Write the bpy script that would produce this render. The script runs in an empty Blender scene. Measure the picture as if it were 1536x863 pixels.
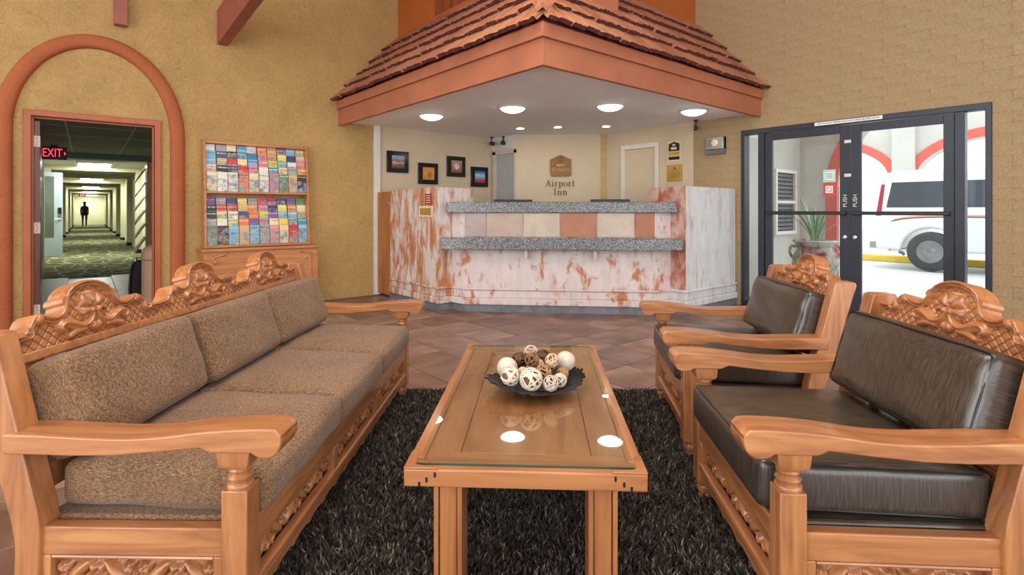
import bpy, math, random
import numpy as np
from mathutils import Vector, Matrix

# ------------------------------------------------------------------ camera, sky, lights, exposure
scene = bpy.context.scene
COL = scene.collection
YAW = math.radians(40.2)              # the camera looks into the corner behind the desk
cam_data = bpy.data.cameras.new('camera')
cam_data.sensor_width = 36.0
cam_data.lens = 18.94
cam_data.shift_y = -0.0758
cam_data.clip_end = 300
camera = bpy.data.objects.new('camera', cam_data)
camera.location = (0, 0, 1.2)
camera.rotation_euler = (math.pi / 2, 0, -YAW)
COL.objects.link(camera)
scene.camera = camera

world = bpy.data.worlds.new('overcast_sky')
scene.world = world
world.use_nodes = True
_bg = world.node_tree.nodes['Background']
_bg.inputs[0].default_value = (0.90, 0.96, 1.0, 1)
_bg.inputs[1].default_value = 2.2

def area_light(name, loc, size, energy, color, rot=(0, 0, 0), size_y=None):
    d = bpy.data.lights.new(name, 'AREA')
    d.energy = energy; d.color = color
    d.shape = 'RECTANGLE'; d.size = size; d.size_y = size_y or size
    o = bpy.data.objects.new(name, d)
    o.location = loc; o.rotation_euler = rot
    COL.objects.link(o)
    return o

# unseen warm area light added below the ceiling as even fill
area_light('ceiling_fill', (0.9, 1.6, 4.9), 3.6, 180, (1.0, 0.95, 0.88))
# unseen area lights added behind the standpoint to brighten soffit and fascia
area_light('rear_fill', (-4.6, 0.5, 1.35), 7.0, 145, (1.0, 0.97, 0.95), (0, -math.pi / 2, 0), 2.7)
area_light('rear_fill_side', (0.5, -4.6, 1.35), 7.0, 50, (1.0, 0.98, 0.96), (math.pi / 2, 0, 0), 2.7)

vs = scene.view_settings
vs.view_transform = 'Standard'; vs.look = 'None'
vs.exposure = 0.32; vs.gamma = 1.0; vs.use_curve_mapping = False
scene.cycles.use_denoising = True
scene.cycles.max_bounces = 8
scene.cycles.transparent_max_bounces = 12
scene.cycles.sample_clamp_indirect = 6.0

# ------------------------------------------------------------------ helpers
def W(xc, yc, z=0.0):
    """lobby seating plan (right of / ahead of the standpoint) to room axes"""
    c, s = math.cos(YAW), math.sin(YAW)
    return (xc * c + yc * s, -xc * s + yc * c, z)

def srgb(r, g, b):
    def f(v):
        v /= 255.0
        return v / 12.92 if v <= 0.04045 else ((v + 0.055) / 1.055) ** 2.4
    return (f(r), f(g), f(b), 1.0)

class MB:
    def __init__(s):
        s.v = []; s.f = []
    def add(s, vs_, fs_):
        o = len(s.v)
        s.v += [tuple(p) for p in vs_]
        s.f += [tuple(i + o for i in f) for f in fs_]
        return s
    def box(s, x0, x1, y0, y1, z0, z1):
        return s.add([(x0, y0, z0), (x1, y0, z0), (x1, y1, z0), (x0, y1, z0), (x0, y0, z1), (x1, y0, z1), (x1, y1, z1), (x0, y1, z1)],
                     [(0, 3, 2, 1), (4, 5, 6, 7), (0, 1, 5, 4), (1, 2, 6, 5), (2, 3, 7, 6), (3, 0, 4, 7)])
    def obox(s, c, size, M):
        """box of a size, centred at c, turned by the 3x3 matrix M"""
        hx, hy, hz = size[0] / 2, size[1] / 2, size[2] / 2
        vs_ = [Vector(c) + M @ Vector(p) for p in [(-hx, -hy, -hz), (hx, -hy, -hz), (hx, hy, -hz), (-hx, hy, -hz), (-hx, -hy, hz), (hx, -hy, hz), (hx, hy, hz), (-hx, hy, hz)]]
        return s.add(vs_, [(0, 3, 2, 1), (4, 5, 6, 7), (0, 1, 5, 4), (1, 2, 6, 5), (2, 3, 7, 6), (3, 0, 4, 7)])
    def chamfer(s, x0, x1, y0, y1, z0, z1, c):
        """box whose top (+z) edge is chamfered"""
        return s.add([(x0, y0, z0), (x1, y0, z0), (x1, y1, z0), (x0, y1, z0), (x0, y0, z1 - c), (x1, y0, z1 - c), (x1, y1, z1 - c), (x0, y1, z1 - c),
                      (x0 + c, y0 + c, z1), (x1 - c, y0 + c, z1), (x1 - c, y1 - c, z1), (x0 + c, y1 - c, z1)],
                     [(0, 3, 2, 1), (8, 9, 10, 11), (0, 1, 5, 4), (1, 2, 6, 5), (2, 3, 7, 6), (3, 0, 4, 7), (4, 5, 9, 8), (5, 6, 10, 9), (6, 7, 11, 10), (7, 4, 8, 11)])
    def prism(s, pts, axis, a, b):
        """polygon (2-D) drawn in the plane across the axis, from a to b along it"""
        n = len(pts)
        area = sum(pts[i][0] * pts[(i + 1) % n][1] - pts[(i + 1) % n][0] * pts[i][1] for i in range(n))
        if area < 0: pts = pts[::-1]
        if axis == 'z': P = lambda p, t: (p[0], p[1], t)
        elif axis == 'x': P = lambda p, t: (t, p[0], p[1])
        else: P = lambda p, t: (p[1], t, p[0])        # pts given as (z, x)
        vs_ = [P(p, a) for p in pts] + [P(p, b) for p in pts]
        fs_ = [tuple(range(n))[::-1], tuple(range(n, 2 * n))] + [(i, (i + 1) % n, n + (i + 1) % n, n + i) for i in range(n)]
        return s.add(vs_, fs_)
    def prism_xz(s, pts, y0, y1):
        return s.prism([(z, x) for x, z in pts], 'y', y0, y1)
    def lathe(s, prof, cx=0, cy=0, seg=20, z0=0):
        vs_ = []; fs_ = []
        for r, z in prof:
            for k in range(seg):
                a = 2 * math.pi * k / seg
                vs_.append((cx + r * math.cos(a), cy + r * math.sin(a), z + z0))
        for i in range(len(prof) - 1):
            for k in range(seg):
                k2 = (k + 1) % seg
                fs_.append((i * seg + k, i * seg + k2, (i + 1) * seg + k2, (i + 1) * seg + k))
        fs_.append(tuple(range(seg))[::-1]); fs_.append(tuple((len(prof) - 1) * seg + k for k in range(seg)))
        return s.add(vs_, fs_)
    def tube(s, path, r, seg=8, closed=False, taper=None):
        P = [Vector(p) for p in path]; n = len(P); vs_ = []; fs_ = []
        up = Vector((0, 0, 1))
        for i in range(n):
            t = (P[(i + 1) % n] - P[i - 1]) if closed else (P[min(i + 1, n - 1)] - P[max(i - 1, 0)])
            t.normalize()
            a = t.cross(up)
            if a.length < 1e-3: a = t.cross(Vector((1, 0, 0)))
            a.normalize(); b = a.cross(t)
            rr = r * (taper[i] if taper else 1)
            for k in range(seg):
                q = 2 * math.pi * k / seg
                vs_.append(P[i] + (a * math.cos(q) + b * math.sin(q)) * rr)
        m = n if closed else n - 1
        for i in range(m):
            j = (i + 1) % n
            for k in range(seg):
                k2 = (k + 1) % seg
                fs_.append((i * seg + k, i * seg + k2, j * seg + k2, j * seg + k))
        if not closed:
            fs_.append(tuple(range(seg))[::-1]); fs_.append(tuple((n - 1) * seg + k for k in range(seg)))
        return s.add(vs_, fs_)
    def mesh(s, name, mat=None, smooth=None, mtx=None):
        me = bpy.data.meshes.new(name)
        vs_ = s.v if mtx is None else [tuple(mtx @ Vector(p)) for p in s.v]
        me.from_pydata(vs_, [], s.f); me.update()
        if mat: me.materials.append(mat)
        if smooth is not None:
            me.polygons.foreach_set('use_smooth', [True] * len(me.polygons))
            me.set_sharp_from_angle(angle=math.radians(smooth))
        return me
    def build(s, name, mat, parent=None, bevel=0, seg=2, smooth=None, mtx=None):
        return link(name, s.mesh(name, mat, smooth, mtx), parent, bevel, seg)

def link(name, me, parent=None, bevel=0, seg=2):
    o = bpy.data.objects.new(name, me)
    COL.objects.link(o)
    if parent: o.parent = parent
    if bevel:
        m = o.modifiers.new('edge', 'BEVEL'); m.width = bevel; m.segments = seg; m.limit_method = 'ANGLE'; m.angle_limit = math.radians(40)
        if seg > 1:
            me.polygons.foreach_set('use_smooth', [True] * len(me.polygons))
            me.set_sharp_from_angle(angle=math.radians(50))
    return o

def tag(o, label=None, cat=None, group=None, kind=None):
    if label: o['label'] = label
    if cat: o['category'] = cat
    if group: o['group'] = group
    if kind: o['kind'] = kind
    return o

def thing(name, label, cat, loc=(0, 0, 0), rotz=0.0, group=None, kind=None):
    o = bpy.data.objects.new(name, None)
    o.empty_display_size = 0.1
    COL.objects.link(o)
    o.location = loc; o.rotation_euler = (0, 0, rotz)
    return tag(o, label, cat, group, kind)

def struct(name, mb, mat, label, cat='structure', **k):
    return tag(mb.build(name, mat, **k), label, cat, kind='structure')

def B(x0, x1, y0, y1, z0, z1):
    return MB().box(x0, x1, y0, y1, z0, z1)

def catmull(pts, n=6, closed=False):
    out = []; m = len(pts)
    rng = range(m) if closed else range(m - 1)
    for i in rng:
        g = (lambda k: pts[k % m]) if closed else (lambda k: pts[min(max(k, 0), m - 1)])
        p0, p1, p2, p3 = (np.array(g(i + k), float) for k in (-1, 0, 1, 2))
        for t in np.linspace(0, 1, n, endpoint=False):
            out.append(tuple(0.5 * (2 * p1 + (p2 - p0) * t + (2 * p0 - 5 * p1 + 4 * p2 - p3) * t * t + (3 * p1 - p0 - 3 * p2 + p3) * t ** 3)))
    if not closed: out.append(tuple(pts[-1]))
    return out

def text_mb(txt, size, depth=0.002, align='CENTER', stretch=1.0):
    cu = bpy.data.curves.new('lettering', 'FONT')
    cu.body = txt; cu.size = size; cu.extrude = depth; cu.align_x = align; cu.align_y = 'CENTER'; cu.resolution_u = 3
    o = bpy.data.objects.new('lettering', cu); COL.objects.link(o)
    dg = bpy.context.evaluated_depsgraph_get()
    me = bpy.data.meshes.new_from_object(o.evaluated_get(dg))
    mb = MB().add([(v.co.x * stretch, v.co.y, v.co.z) for v in me.vertices], [tuple(p.vertices) for p in me.polygons])
    bpy.data.objects.remove(o); bpy.data.curves.remove(cu); bpy.data.meshes.remove(me)
    return mb

def frame_mtx(origin, xdir, zdir=(0, 0, 1)):
    """local x along the wall, local y up, local z out of the wall"""
    x = Vector(xdir).normalized(); y = Vector(zdir).normalized(); z = x.cross(y)
    M = Matrix.Identity(4)
    for i in range(3):
        M[i][0] = x[i]; M[i][1] = y[i]; M[i][2] = z[i]; M[i][3] = origin[i]
    return M

# ------------------------------------------------------------------ materials
class NT:
    def __init__(s, name):
        s.m = bpy.data.materials.new(name); s.m.use_nodes = True
        s.t = s.m.node_tree; s.b = s.t.nodes['Principled BSDF']; s.out = s.t.nodes['Material Output']
        s.co = None
    def n(s, typ, **k):
        q = s.t.nodes.new(typ)
        for a, v in k.items(): setattr(q, a, v)
        return q
    def l(s, a, b): s.t.links.new(a, b)
    def coord(s, scale=(1, 1, 1), kind='Object', rot=(0, 0, 0)):
        if s.co is None: s.co = s.n('ShaderNodeTexCoord')
        mp = s.n('ShaderNodeMapping'); mp.inputs['Scale'].default_value = scale; mp.inputs['Rotation'].default_value = rot
        s.l(s.co.outputs[kind], mp.inputs[0]); return mp.outputs[0]
    def noise(s, vec, scale, detail=4, rough=0.55, dist=0.0):
        q = s.n('ShaderNodeTexNoise'); q.inputs['Scale'].default_value = scale; q.inputs['Detail'].default_value = detail
        q.inputs['Roughness'].default_value = rough; q.inputs['Distortion'].default_value = dist
        if vec is not None: s.l(vec, q.inputs['Vector'])
        return q.outputs['Fac']
    def voronoi(s, vec, scale, feature='F1', out='Distance'):
        q = s.n('ShaderNodeTexVoronoi', feature=feature); q.inputs['Scale'].default_value = scale
        if vec is not None: s.l(vec, q.inputs['Vector'])
        return q.outputs[out]
    def ramp(s, fac, stops, interp='LINEAR'):
        q = s.n('ShaderNodeValToRGB'); q.color_ramp.interpolation = interp
        e = q.color_ramp.elements
        while len(e) < len(stops): e.new(0.5)
        for i, (p, c) in enumerate(stops):
            e[i].position = p; e[i].color = c if len(c) == 4 else (*c, 1)
        s.l(fac, q.inputs[0]); return q.outputs[0]
    def mix(s, fac, a, b, blend='MIX'):
        q = s.n('ShaderNodeMix', data_type='RGBA', blend_type=blend)
        for i, v in ((0, fac), (6, a), (7, b)):
            if hasattr(v, 'is_linked') or hasattr(v, 'links'): s.l(v, q.inputs[i])
            else: q.inputs[i].default_value = v
        return q.outputs[2]
    def math(s, op, a, b=0.0):
        q = s.n('ShaderNodeMath', operation=op)
        for i, v in ((0, a), (1, b)):
            if hasattr(v, 'links'): s.l(v, q.inputs[i])
            else: q.inputs[i].default_value = v
        return q.outputs[0]
    def bump(s, h, strength=0.3, dist=0.01):
        q = s.n('ShaderNodeBump'); q.inputs['Strength'].default_value = strength; q.inputs['Distance'].default_value = dist
        s.l(h, q.inputs['Height']); s.l(q.outputs[0], s.b.inputs['Normal'])
    def col(s, v):
        if hasattr(v, 'links'): s.l(v, s.b.inputs['Base Color'])
        else: s.b.inputs['Base Color'].default_value = v
    def set(s, rough=None, metal=None, coat=None, spec=None, ior=None, sheen=None):
        for k, v in (('Roughness', rough), ('Metallic', metal), ('Coat Weight', coat), ('Specular IOR Level', spec), ('IOR', ior), ('Sheen Weight', sheen)):
            if v is not None: s.b.inputs[k].default_value = v
        if coat: s.b.inputs['Coat Roughness'].default_value = 0.12
        return s.m

def plain(name, c, rough=0.5, metal=0.0, vary=0.06, scale=6.0, coat=0):
    t = NT(name)
    f = t.noise(t.coord(), scale, 3)
    dk = tuple(x * (1 - vary * 2.2) for x in c[:3]) + (1,); lt = tuple(min(1, x * (1 + vary * 2.2)) for x in c[:3]) + (1,)
    t.col(t.ramp(f, [(0.3, dk), (0.7, lt)]))
    return t.set(rough=rough, metal=metal, coat=coat or None)

def emit(name, c, strength):
    t = NT(name)
    t.col((0.8, 0.8, 0.8, 1))
    t.b.inputs['Emission Color'].default_value = c
    t.b.inputs['Emission Strength'].default_value = strength
    return t.m

def wood(name, dark, mid, light, axis='x', rough=0.3, coat=0.35, s=1.0):
    t = NT(name)
    st = {'x': (1.2, 11, 11), 'y': (11, 1.2, 11), 'z': (11, 11, 1.2)}[axis]
    v = t.coord(tuple(q * s for q in st))
    f = t.noise(v, 1.6, 6, 0.6, 1.2)
    g = t.noise(v, 9.0, 3, 0.6, 0.3)
    c1 = t.ramp(f, [(0.28, dark), (0.5, mid), (0.72, light)])
    c2 = t.mix(t.math('MULTIPLY', g, 0.22), c1, dark)
    blot = t.noise(t.coord((2.3, 2.3, 2.3)), 1.5, 2)
    t.col(t.mix(t.math('MULTIPLY', blot, 0.25), c2, light))
    t.bump(g, 0.06, 0.004)
    return t.set(rough=rough, coat=coat)

M = {}
_wd = (srgb(116, 66, 38), srgb(172, 110, 66), srgb(200, 141, 88))
for a in 'xyz': M['wood_' + a] = wood('carved_wood_' + a, *_wd, axis=a)
_tw = (srgb(128, 74, 44), srgb(170, 108, 64), srgb(190, 130, 80))
M['table_wood'] = wood('table_wood', *_tw, axis='y')
M['table_wood_x'] = wood('table_wood_cross', *_tw, axis='x')
M['table_wood_z'] = wood('table_wood_leg', *_tw, axis='z')
M['rack_wood'] = wood('rack_wood', srgb(150, 88, 46), srgb(188, 122, 70), srgb(206, 142, 88), axis='x', rough=0.4, coat=0.1)
M['gate_wood'] = wood('gate_wood', srgb(120, 68, 30), srgb(168, 104, 52), srgb(188, 124, 66), axis='z', rough=0.4, coat=0.1)
M['door_wood'] = wood('door_wood', srgb(70, 34, 16), srgb(104, 54, 28), srgb(130, 72, 36), axis='z', rough=0.4, coat=0.1)
M['panel_wood'] = wood('panelling_wood', srgb(104, 46, 26), srgb(140, 68, 38), srgb(160, 84, 48), axis='z', rough=0.5, coat=0.0)

def stucco(name, base, vary=0.10, bscale=15, strength=0.75, dist=0.02):
    t = NT(name)
    v = t.coord()
    w = t.noise(v, bscale, 6, 0.65, 2.6)
    b = t.noise(v, 2.1, 3)
    dk = tuple(x * (1 - vary) for x in base[:3]) + (1,); lt = tuple(min(1, x * (1 + vary)) for x in base[:3]) + (1,)
    c = t.ramp(b, [(0.3, dk), (0.7, lt)])
    sc = t.ramp(w, [(0.30, (0.72, 0.69, 0.64, 1)), (0.44, (0.95, 0.95, 0.94, 1)), (0.6, (1.04, 1.04, 1.04, 1))])
    t.col(t.mix(1.0, c, sc, 'MULTIPLY'))
    t.bump(w, strength, dist)
    return t.set(rough=0.75, spec=0.25)
M['ochre'] = stucco('ochre_stucco', srgb(188, 153, 98))
M['paint_brick'] = stucco('painted_block', srgb(182, 155, 117), 0.08, 22, 0.7, 0.02)
M['cream_wall'] = stucco('cream_wall_covering', srgb(212, 192, 164), 0.05, 60, 0.4, 0.006)
M['orange_paint'] = plain('burnt_orange_paint', srgb(176, 92, 34), 0.6, vary=0.04, scale=2)
M['terracotta'] = stucco('terracotta_plaster_trim', srgb(170, 95, 60), 0.08, 22, 0.35, 0.008)
M['trim_orange'] = plain('orange_door_frame_paint', srgb(170, 90, 50), 0.45, vary=0.05, scale=4)
M['fascia'] = plain('terracotta_fascia_paint', srgb(172, 104, 74), 0.55, vary=0.06, scale=3)
M['beam'] = plain('red_brown_beam_paint', srgb(150, 78, 62), 0.5, vary=0.08, scale=5)
M['soffit'] = stucco('soffit_plaster', srgb(249, 249, 252), 0.02, 40, 0.25, 0.006)
M['white_paint'] = plain('white_paint', srgb(222, 216, 208), 0.5, vary=0.03)
M['pink_white'] = plain('pale_paint', srgb(214, 196, 180), 0.5, vary=0.03)
M['grey_door'] = plain('grey_door_paint', srgb(176, 176, 172), 0.5, vary=0.03)
M['black'] = plain('black_plastic', srgb(22, 21, 22), 0.35, vary=0.1)
M['black_gloss'] = plain('black_gloss', srgb(14, 13, 13), 0.12, vary=0.1)
M['chrome'] = plain('brushed_metal', srgb(190, 190, 190), 0.28, 1.0, vary=0.03)
M['gold'] = plain('gold_plate', srgb(206, 170, 92), 0.35, 0.6, vary=0.05)
M['bronze'] = plain('bronze_metal', srgb(112, 82, 46), 0.35, 0.7, vary=0.08)
M['bronze_frame'] = plain('dark_bronze_aluminium', srgb(50, 53, 62), 0.4, 0.3, vary=0.05)
M['brown_ink'] = plain('brown_letter_paint', srgb(112, 74, 40), 0.5)
M['orange_ink'] = plain('orange_letter_paint', srgb(222, 128, 60), 0.5)
M['cream_ink'] = plain('cream_letter_paint', srgb(226, 206, 170), 0.5)
M['kick'] = plain('grey_kickboard', srgb(110, 112, 116), 0.5, vary=0.12, scale=9)
M['grout'] = plain('floor_grout', srgb(120, 96, 78), 0.8, vary=0.1, scale=20)

def distressed(name, white, stain, lo, hi, streak=(2.2, 2.2, 1.1)):
    t = NT(name)
    n1 = t.noise(t.coord(streak), 2.6, 6, 0.62, 0.6)
    n2 = t.noise(t.coord((14, 14, 2.5)), 1.8, 3)
    f = t.math('ADD', n1, t.math('MULTIPLY', t.math('SUBTRACT', n2, 0.5), 0.22))
    mask = t.ramp(f, [(lo, (0, 0, 0, 1)), (hi, (1, 1, 1, 1))])
    wv = t.noise(t.coord((3, 3, 1)), 4, 4)
    wc = t.ramp(wv, [(0.3, tuple(x * 0.86 for x in white[:3]) + (1,)), (0.7, white)])
    sc = t.ramp(t.noise(t.coord((6, 6, 4)), 3, 4), [(0.3, tuple(x * 0.8 for x in stain[:3]) + (1,)), (0.7, tuple(min(1, x * 1.18) for x in stain[:3]) + (1,))])
    t.col(t.mix(mask, wc, sc))
    t.bump(f, 0.12, 0.004)
    return t.set(rough=0.5)
M['desk'] = distressed('whitewashed_terracotta_plaster', srgb(222, 206, 200), srgb(188, 118, 78), 0.53, 0.65, (2.4, 2.4, 1.7))
M['desk_wing'] = distressed('worn_whitewash_over_terracotta', srgb(220, 208, 200), srgb(184, 120, 78), 0.42, 0.57, (3.0, 3.0, 1.0))
M['desk_red'] = distressed('terracotta_showing_through', srgb(206, 170, 158), srgb(166, 92, 66), 0.40, 0.60, (3, 3, 1.6))
M['desk_white'] = distressed('streaked_whitewash', srgb(216, 214, 214), srgb(186, 168, 152), 0.50, 0.72, (3.5, 3.5, 0.9))

def granite():
    t = NT('grey_speckled_granite')
    v = t.coord()
    a = t.voronoi(v, 130, out='Color')
    q = t.n('ShaderNodeSeparateColor'); t.l(a, q.inputs[0])
    b = t.noise(v, 90, 5, 0.7)
    f = t.math('ADD', t.math('MULTIPLY', q.outputs[0], 0.6), t.math('MULTIPLY', b, 0.45))
    t.col(t.ramp(f, [(0.18, srgb(40, 42, 46)), (0.42, srgb(84, 86, 90)), (0.62, srgb(122, 120, 118)), (0.85, srgb(182, 178, 174))]))
    return t.set(rough=0.25)
M['granite'] = granite()

def floor_tile():
    t = NT('slate_look_floor_tile')
    oi = t.n('ShaderNodeObjectInfo')
    geo = t.n('ShaderNodeNewGeometry')
    mp = t.n('ShaderNodeMapping'); t.l(geo.outputs['Position'], mp.inputs[0])
    off = t.n('ShaderNodeCombineXYZ'); t.l(t.math('MULTIPLY', oi.outputs['Random'], 40.0), off.inputs[2]); t.l(off.outputs[0], mp.inputs[1])
    f = t.noise(mp.outputs[0], 3.2, 4, 0.55, 0.5)
    base = t.ramp(oi.outputs['Random'], [(0.0, srgb(112, 82, 68)), (0.3, srgb(136, 103, 86)), (0.6, srgb(148, 116, 98)), (0.85, srgb(124, 98, 92)), (1.0, srgb(160, 128, 106))])
    c = t.ramp(f, [(0.30, (0.62, 0.56, 0.54, 1)), (0.5, (0.95, 0.93, 0.92, 1)), (0.68, (1.45, 1.45, 1.45, 1))])
    t.col(t.mix(1.0, base, c, 'MULTIPLY'))
    t.bump(t.noise(mp.outputs[0], 14, 4), 0.08, 0.005)
    return t.set(rough=0.36, spec=0.45)
M['tile'] = floor_tile()

def roof_tile_mat():
    t = NT('weathered_clay_shake_tile')
    oi = t.n('ShaderNodeObjectInfo')
    base = t.ramp(oi.outputs['Random'], [(0.0, srgb(164, 100, 72)), (0.35, srgb(178, 114, 82)), (0.7, srgb(188, 126, 90)), (1.0, srgb(178, 122, 92))])
    f = t.noise(t.coord((60, 3.5, 20)), 1.6, 4)
    t.col(t.mix(1.0, base, t.ramp(f, [(0.36, (0.50, 0.44, 0.40, 1)), (0.45, (0.95, 0.93, 0.9, 1)), (0.8, (1.12, 1.12, 1.08, 1))]), 'MULTIPLY'))
    t.bump(f, 0.5, 0.008)
    return t.set(rough=0.8)
M['roof_tile'] = roof_tile_mat()
M['roof_butt'] = plain('dark_tile_edge', srgb(92, 50, 42), 0.85, vary=0.15, scale=20)  # darker red-brown for the front butt faces of the tiles

def tweed():
    t = NT('brown_gold_tweed')
    v = t.coord()
    a = t.noise(t.coord((440, 90, 440)), 1.0, 2, 0.6)
    b = t.noise(t.coord((90, 440, 440)), 1.0, 2, 0.6)
    d = t.noise(v, 130, 2)
    g = t.noise(v, 5, 3)
    f = t.math('ADD', t.math('MULTIPLY', a, 0.5), t.math('MULTIPLY', b, 0.5))
    c = t.ramp(f, [(0.35, srgb(60, 48, 42)), (0.46, srgb(112, 88, 66)), (0.55, srgb(146, 114, 82)), (0.66, srgb(184, 152, 116))])
    c2 = t.mix(t.ramp(d, [(0.58, (0, 0, 0, 1)), (0.66, (1, 1, 1, 1))]), c, srgb(120, 70, 54))
    t.col(t.mix(1.0, c2, t.ramp(g, [(0.3, (0.85, 0.83, 0.80, 1)), (0.7, (1.1, 1.08, 1.04, 1))]), 'MULTIPLY'))
    t.bump(f, 0.5, 0.004)
    return t.set(rough=0.9, spec=0.2, sheen=0.15)
M['tweed'] = tweed()

def leather():
    t = NT('dark_streaked_vinyl')
    a = t.noise(t.coord((240, 240, 9)), 1.0, 3, 0.6)
    c = t.ramp(a, [(0.32, srgb(44, 37, 33)), (0.55, srgb(66, 56, 48)), (0.75, srgb(90, 78, 66))])
    t.col(c)
    w = t.noise(t.coord((9, 9, 3)), 1.4, 3)
    t.bump(t.math('ADD', t.math('MULTIPLY', a, 0.12), w), 0.25, 0.012)
    return t.set(rough=0.30, spec=0.8)
M['leather'] = leather()

def leather_flat():
    t = NT('dark_streaked_vinyl_top')
    a = t.noise(t.coord((12, 240, 240)), 1.0, 3, 0.6)
    t.col(t.ramp(a, [(0.32, srgb(46, 39, 32)), (0.55, srgb(70, 60, 49)), (0.75, srgb(94, 82, 66))]))
    w = t.noise(t.coord((4, 6, 6)), 1.3, 3)
    t.bump(t.math('ADD', t.math('MULTIPLY', a, 0.12), w), 0.25, 0.012)
    return t.set(rough=0.30, spec=0.8)
M['leather_seat'] = leather_flat()

def glass(name, tint=(1, 1, 1, 1), ior=1.5, rough=0.0):
    t = NT(name)
    t.t.nodes.remove(t.b)
    tr = t.n('ShaderNodeBsdfTransparent'); tr.inputs[0].default_value = tint
    gl = t.n('ShaderNodeBsdfGlossy'); gl.inputs['Roughness'].default_value = rough
    fr = t.n('ShaderNodeFresnel'); fr.inputs[0].default_value = ior
    mx = t.n('ShaderNodeMixShader')
    geo = t.n('ShaderNodeNewGeometry')
    t.l(t.math('MULTIPLY', fr.outputs[0], t.math('SUBTRACT', 1.0, geo.outputs['Backfacing'])), mx.inputs[0]); t.l(tr.outputs[0], mx.inputs[1]); t.l(gl.outputs[0], mx.inputs[2])
    t.l(mx.outputs[0], t.out.inputs[0])
    return t.m
M['glass'] = glass('door_glass', (0.96, 0.985, 0.98, 1), 1.35)
M['table_glass'] = glass('table_glass', (0.95, 0.985, 0.96, 1), 1.75)
M['glass_edge'] = plain('green_glass_edge', srgb(40, 80, 66), 0.1)
M['lamp'] = emit('lit_opal_glass', (1.0, 0.93, 0.76, 1), 6.5)
M['spot'] = emit('lit_downlight', (1.0, 0.90, 0.74, 1), 60.0)
M['tube_light'] = emit('lit_fluorescent_panel', (0.98, 1.0, 0.92, 1), 26.0)
M['exit_red'] = emit('lit_red_letters', (1.0, 0.02, 0.06, 1), 1.6)
# ------------------------------------------------------------------ the room shell
XR, YL = 6.617, 7.112                 # entrance wall (x) and corridor wall (y)
_c, _s = math.cos(YAW), math.sin(YAW)
def in_view(p, margin=60):
    d = p[0] * _s + p[1] * _c
    if d < 0.4: return False
    x = 768 + 808 * (p[0] * _c - p[1] * _s) / d; y = 315 - 808 * (p[2] - 1.2) / d
    return -margin < x < 1536 + margin and -margin < y < 863 + margin

# floor: grout bed, with the tiles one by one
floor = struct('floor', B(-5, XR, -5, YL, -0.12, -0.006), M['grout'], 'brown diagonal-laid stone tile floor of the lobby', 'floor')
TS, TX, TY = 0.43, 0.135, 0.245
_tile = MB().chamfer(-TS / 2 + 0.003, TS / 2 - 0.003, -TS / 2 + 0.003, TS / 2 - 0.003, -0.012, 0, 0.0025).mesh('floor_tile', M['tile'])
_rest = MB(); _n = 0
def cam_plan(x, y): return (x * _c - y * _s, x * _s + y * _c)
for i in range(-12, 17):
    for j in range(-12, 18):
        x = TX + i * TS; y = TY + j * TS
        if x > XR - 0.1 or y > YL - 0.1 or x < -4.8 or y < -4.8: continue
        a, d = cam_plan(x, y)
        hidden = (-0.45 < a < 0.8 and d < 3.1) or (x > 3.9 and y > 3.9 and x + y > 9.4)
        if in_view((x, y, 0), 90) and not hidden:
            o = link('floor_tile', _tile, floor); o.location = (x, y, 0); _n += 1
        else:
            _rest.box(x - TS / 2 + 0.003, x + TS / 2 - 0.003, y - TS / 2 + 0.003, y + TS / 2 - 0.003, -0.012, 0)
tag(_rest.build('floor_tiling', M['tile'], floor), kind='stuff')

# corridor wall with the doorway cut out of it
DX0, DX1, DZ = -0.192, 0.828, 2.13
wall_left = struct('wall_left', MB().prism_xz([(-5, -0.12), (DX0, -0.12), (DX0, DZ), (DX1, DZ), (DX1, -0.12), (XR + 0.2, -0.12), (XR + 0.2, 5.0), (-5, 5.0)], YL, YL + 0.16), M['ochre'],
                   'ochre trowelled stucco wall with the arched doorway', 'wall')
# entrance wall with the glazed opening, painted slump block
EY0, EY1, EZ = 0.941, 3.325, 2.2
def yz(pts, x0, x1): return MB().prism(pts, 'x', x0, x1)
wall_right = struct('wall_right', yz([(-5, -0.12), (EY0, -0.12), (EY0, EZ), (EY1, EZ), (EY1, -0.12), (YL, -0.12), (YL, 5.0), (-5, 5.0)], XR + 0.004, XR + 0.2), M['paint_brick'],
                    'tan painted block wall around the glass entrance', 'wall')
random.seed(5)
_bm = {}
def brick_mesh(L):
    k = round(L, 3)
    if k not in _bm:
        _bm[k] = MB().chamfer(-L / 2 + 0.0004, L / 2 - 0.0004, -0.0496, 0.0496, -0.02, 0.003, 0.0016).mesh('brick', M['paint_brick'])
    return _bm[k]
_far = MB()
_nb = 0
for r in range(0, 46):
    z = r * 0.1 + 0.05
    y = 4.0 + (0.2 if r % 2 else 0.0)
    while y > -4.5:
        a0, a1 = y - 0.4, min(y, 4.0)
        y -= 0.4
        segs = [(a0, a1)]
        if z < EZ:
            if a0 >= EY0 and a1 <= EY1: continue
            if a0 < EY1 < a1: segs = [(EY1, a1)]
            elif a0 < EY0 < a1: segs = [(a0, EY0)]
        for b0, b1 in segs:
            if b1 - b0 < 0.03: continue
            cy = (b0 + b1) / 2
            hid = (cy > 3.45 and z < 1.42) or (cy > 3.2 and 2.40 < z < 2.6 + (cy - 3.0) * 1.0)
            if hid: continue
            if in_view((XR, cy, z), 25):
                o = link('brick', brick_mesh(b1 - b0), wall_right)
                o.matrix_local = frame_mtx((XR + 0.004 + random.uniform(-0.0015, 0.001), cy, z), (0, -1, 0)); _nb += 1
            else:
                _far.box(XR - 0.002, XR + 0.01, b0 + 0.002, b1 - 0.002, z - 0.048, z + 0.048)
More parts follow.
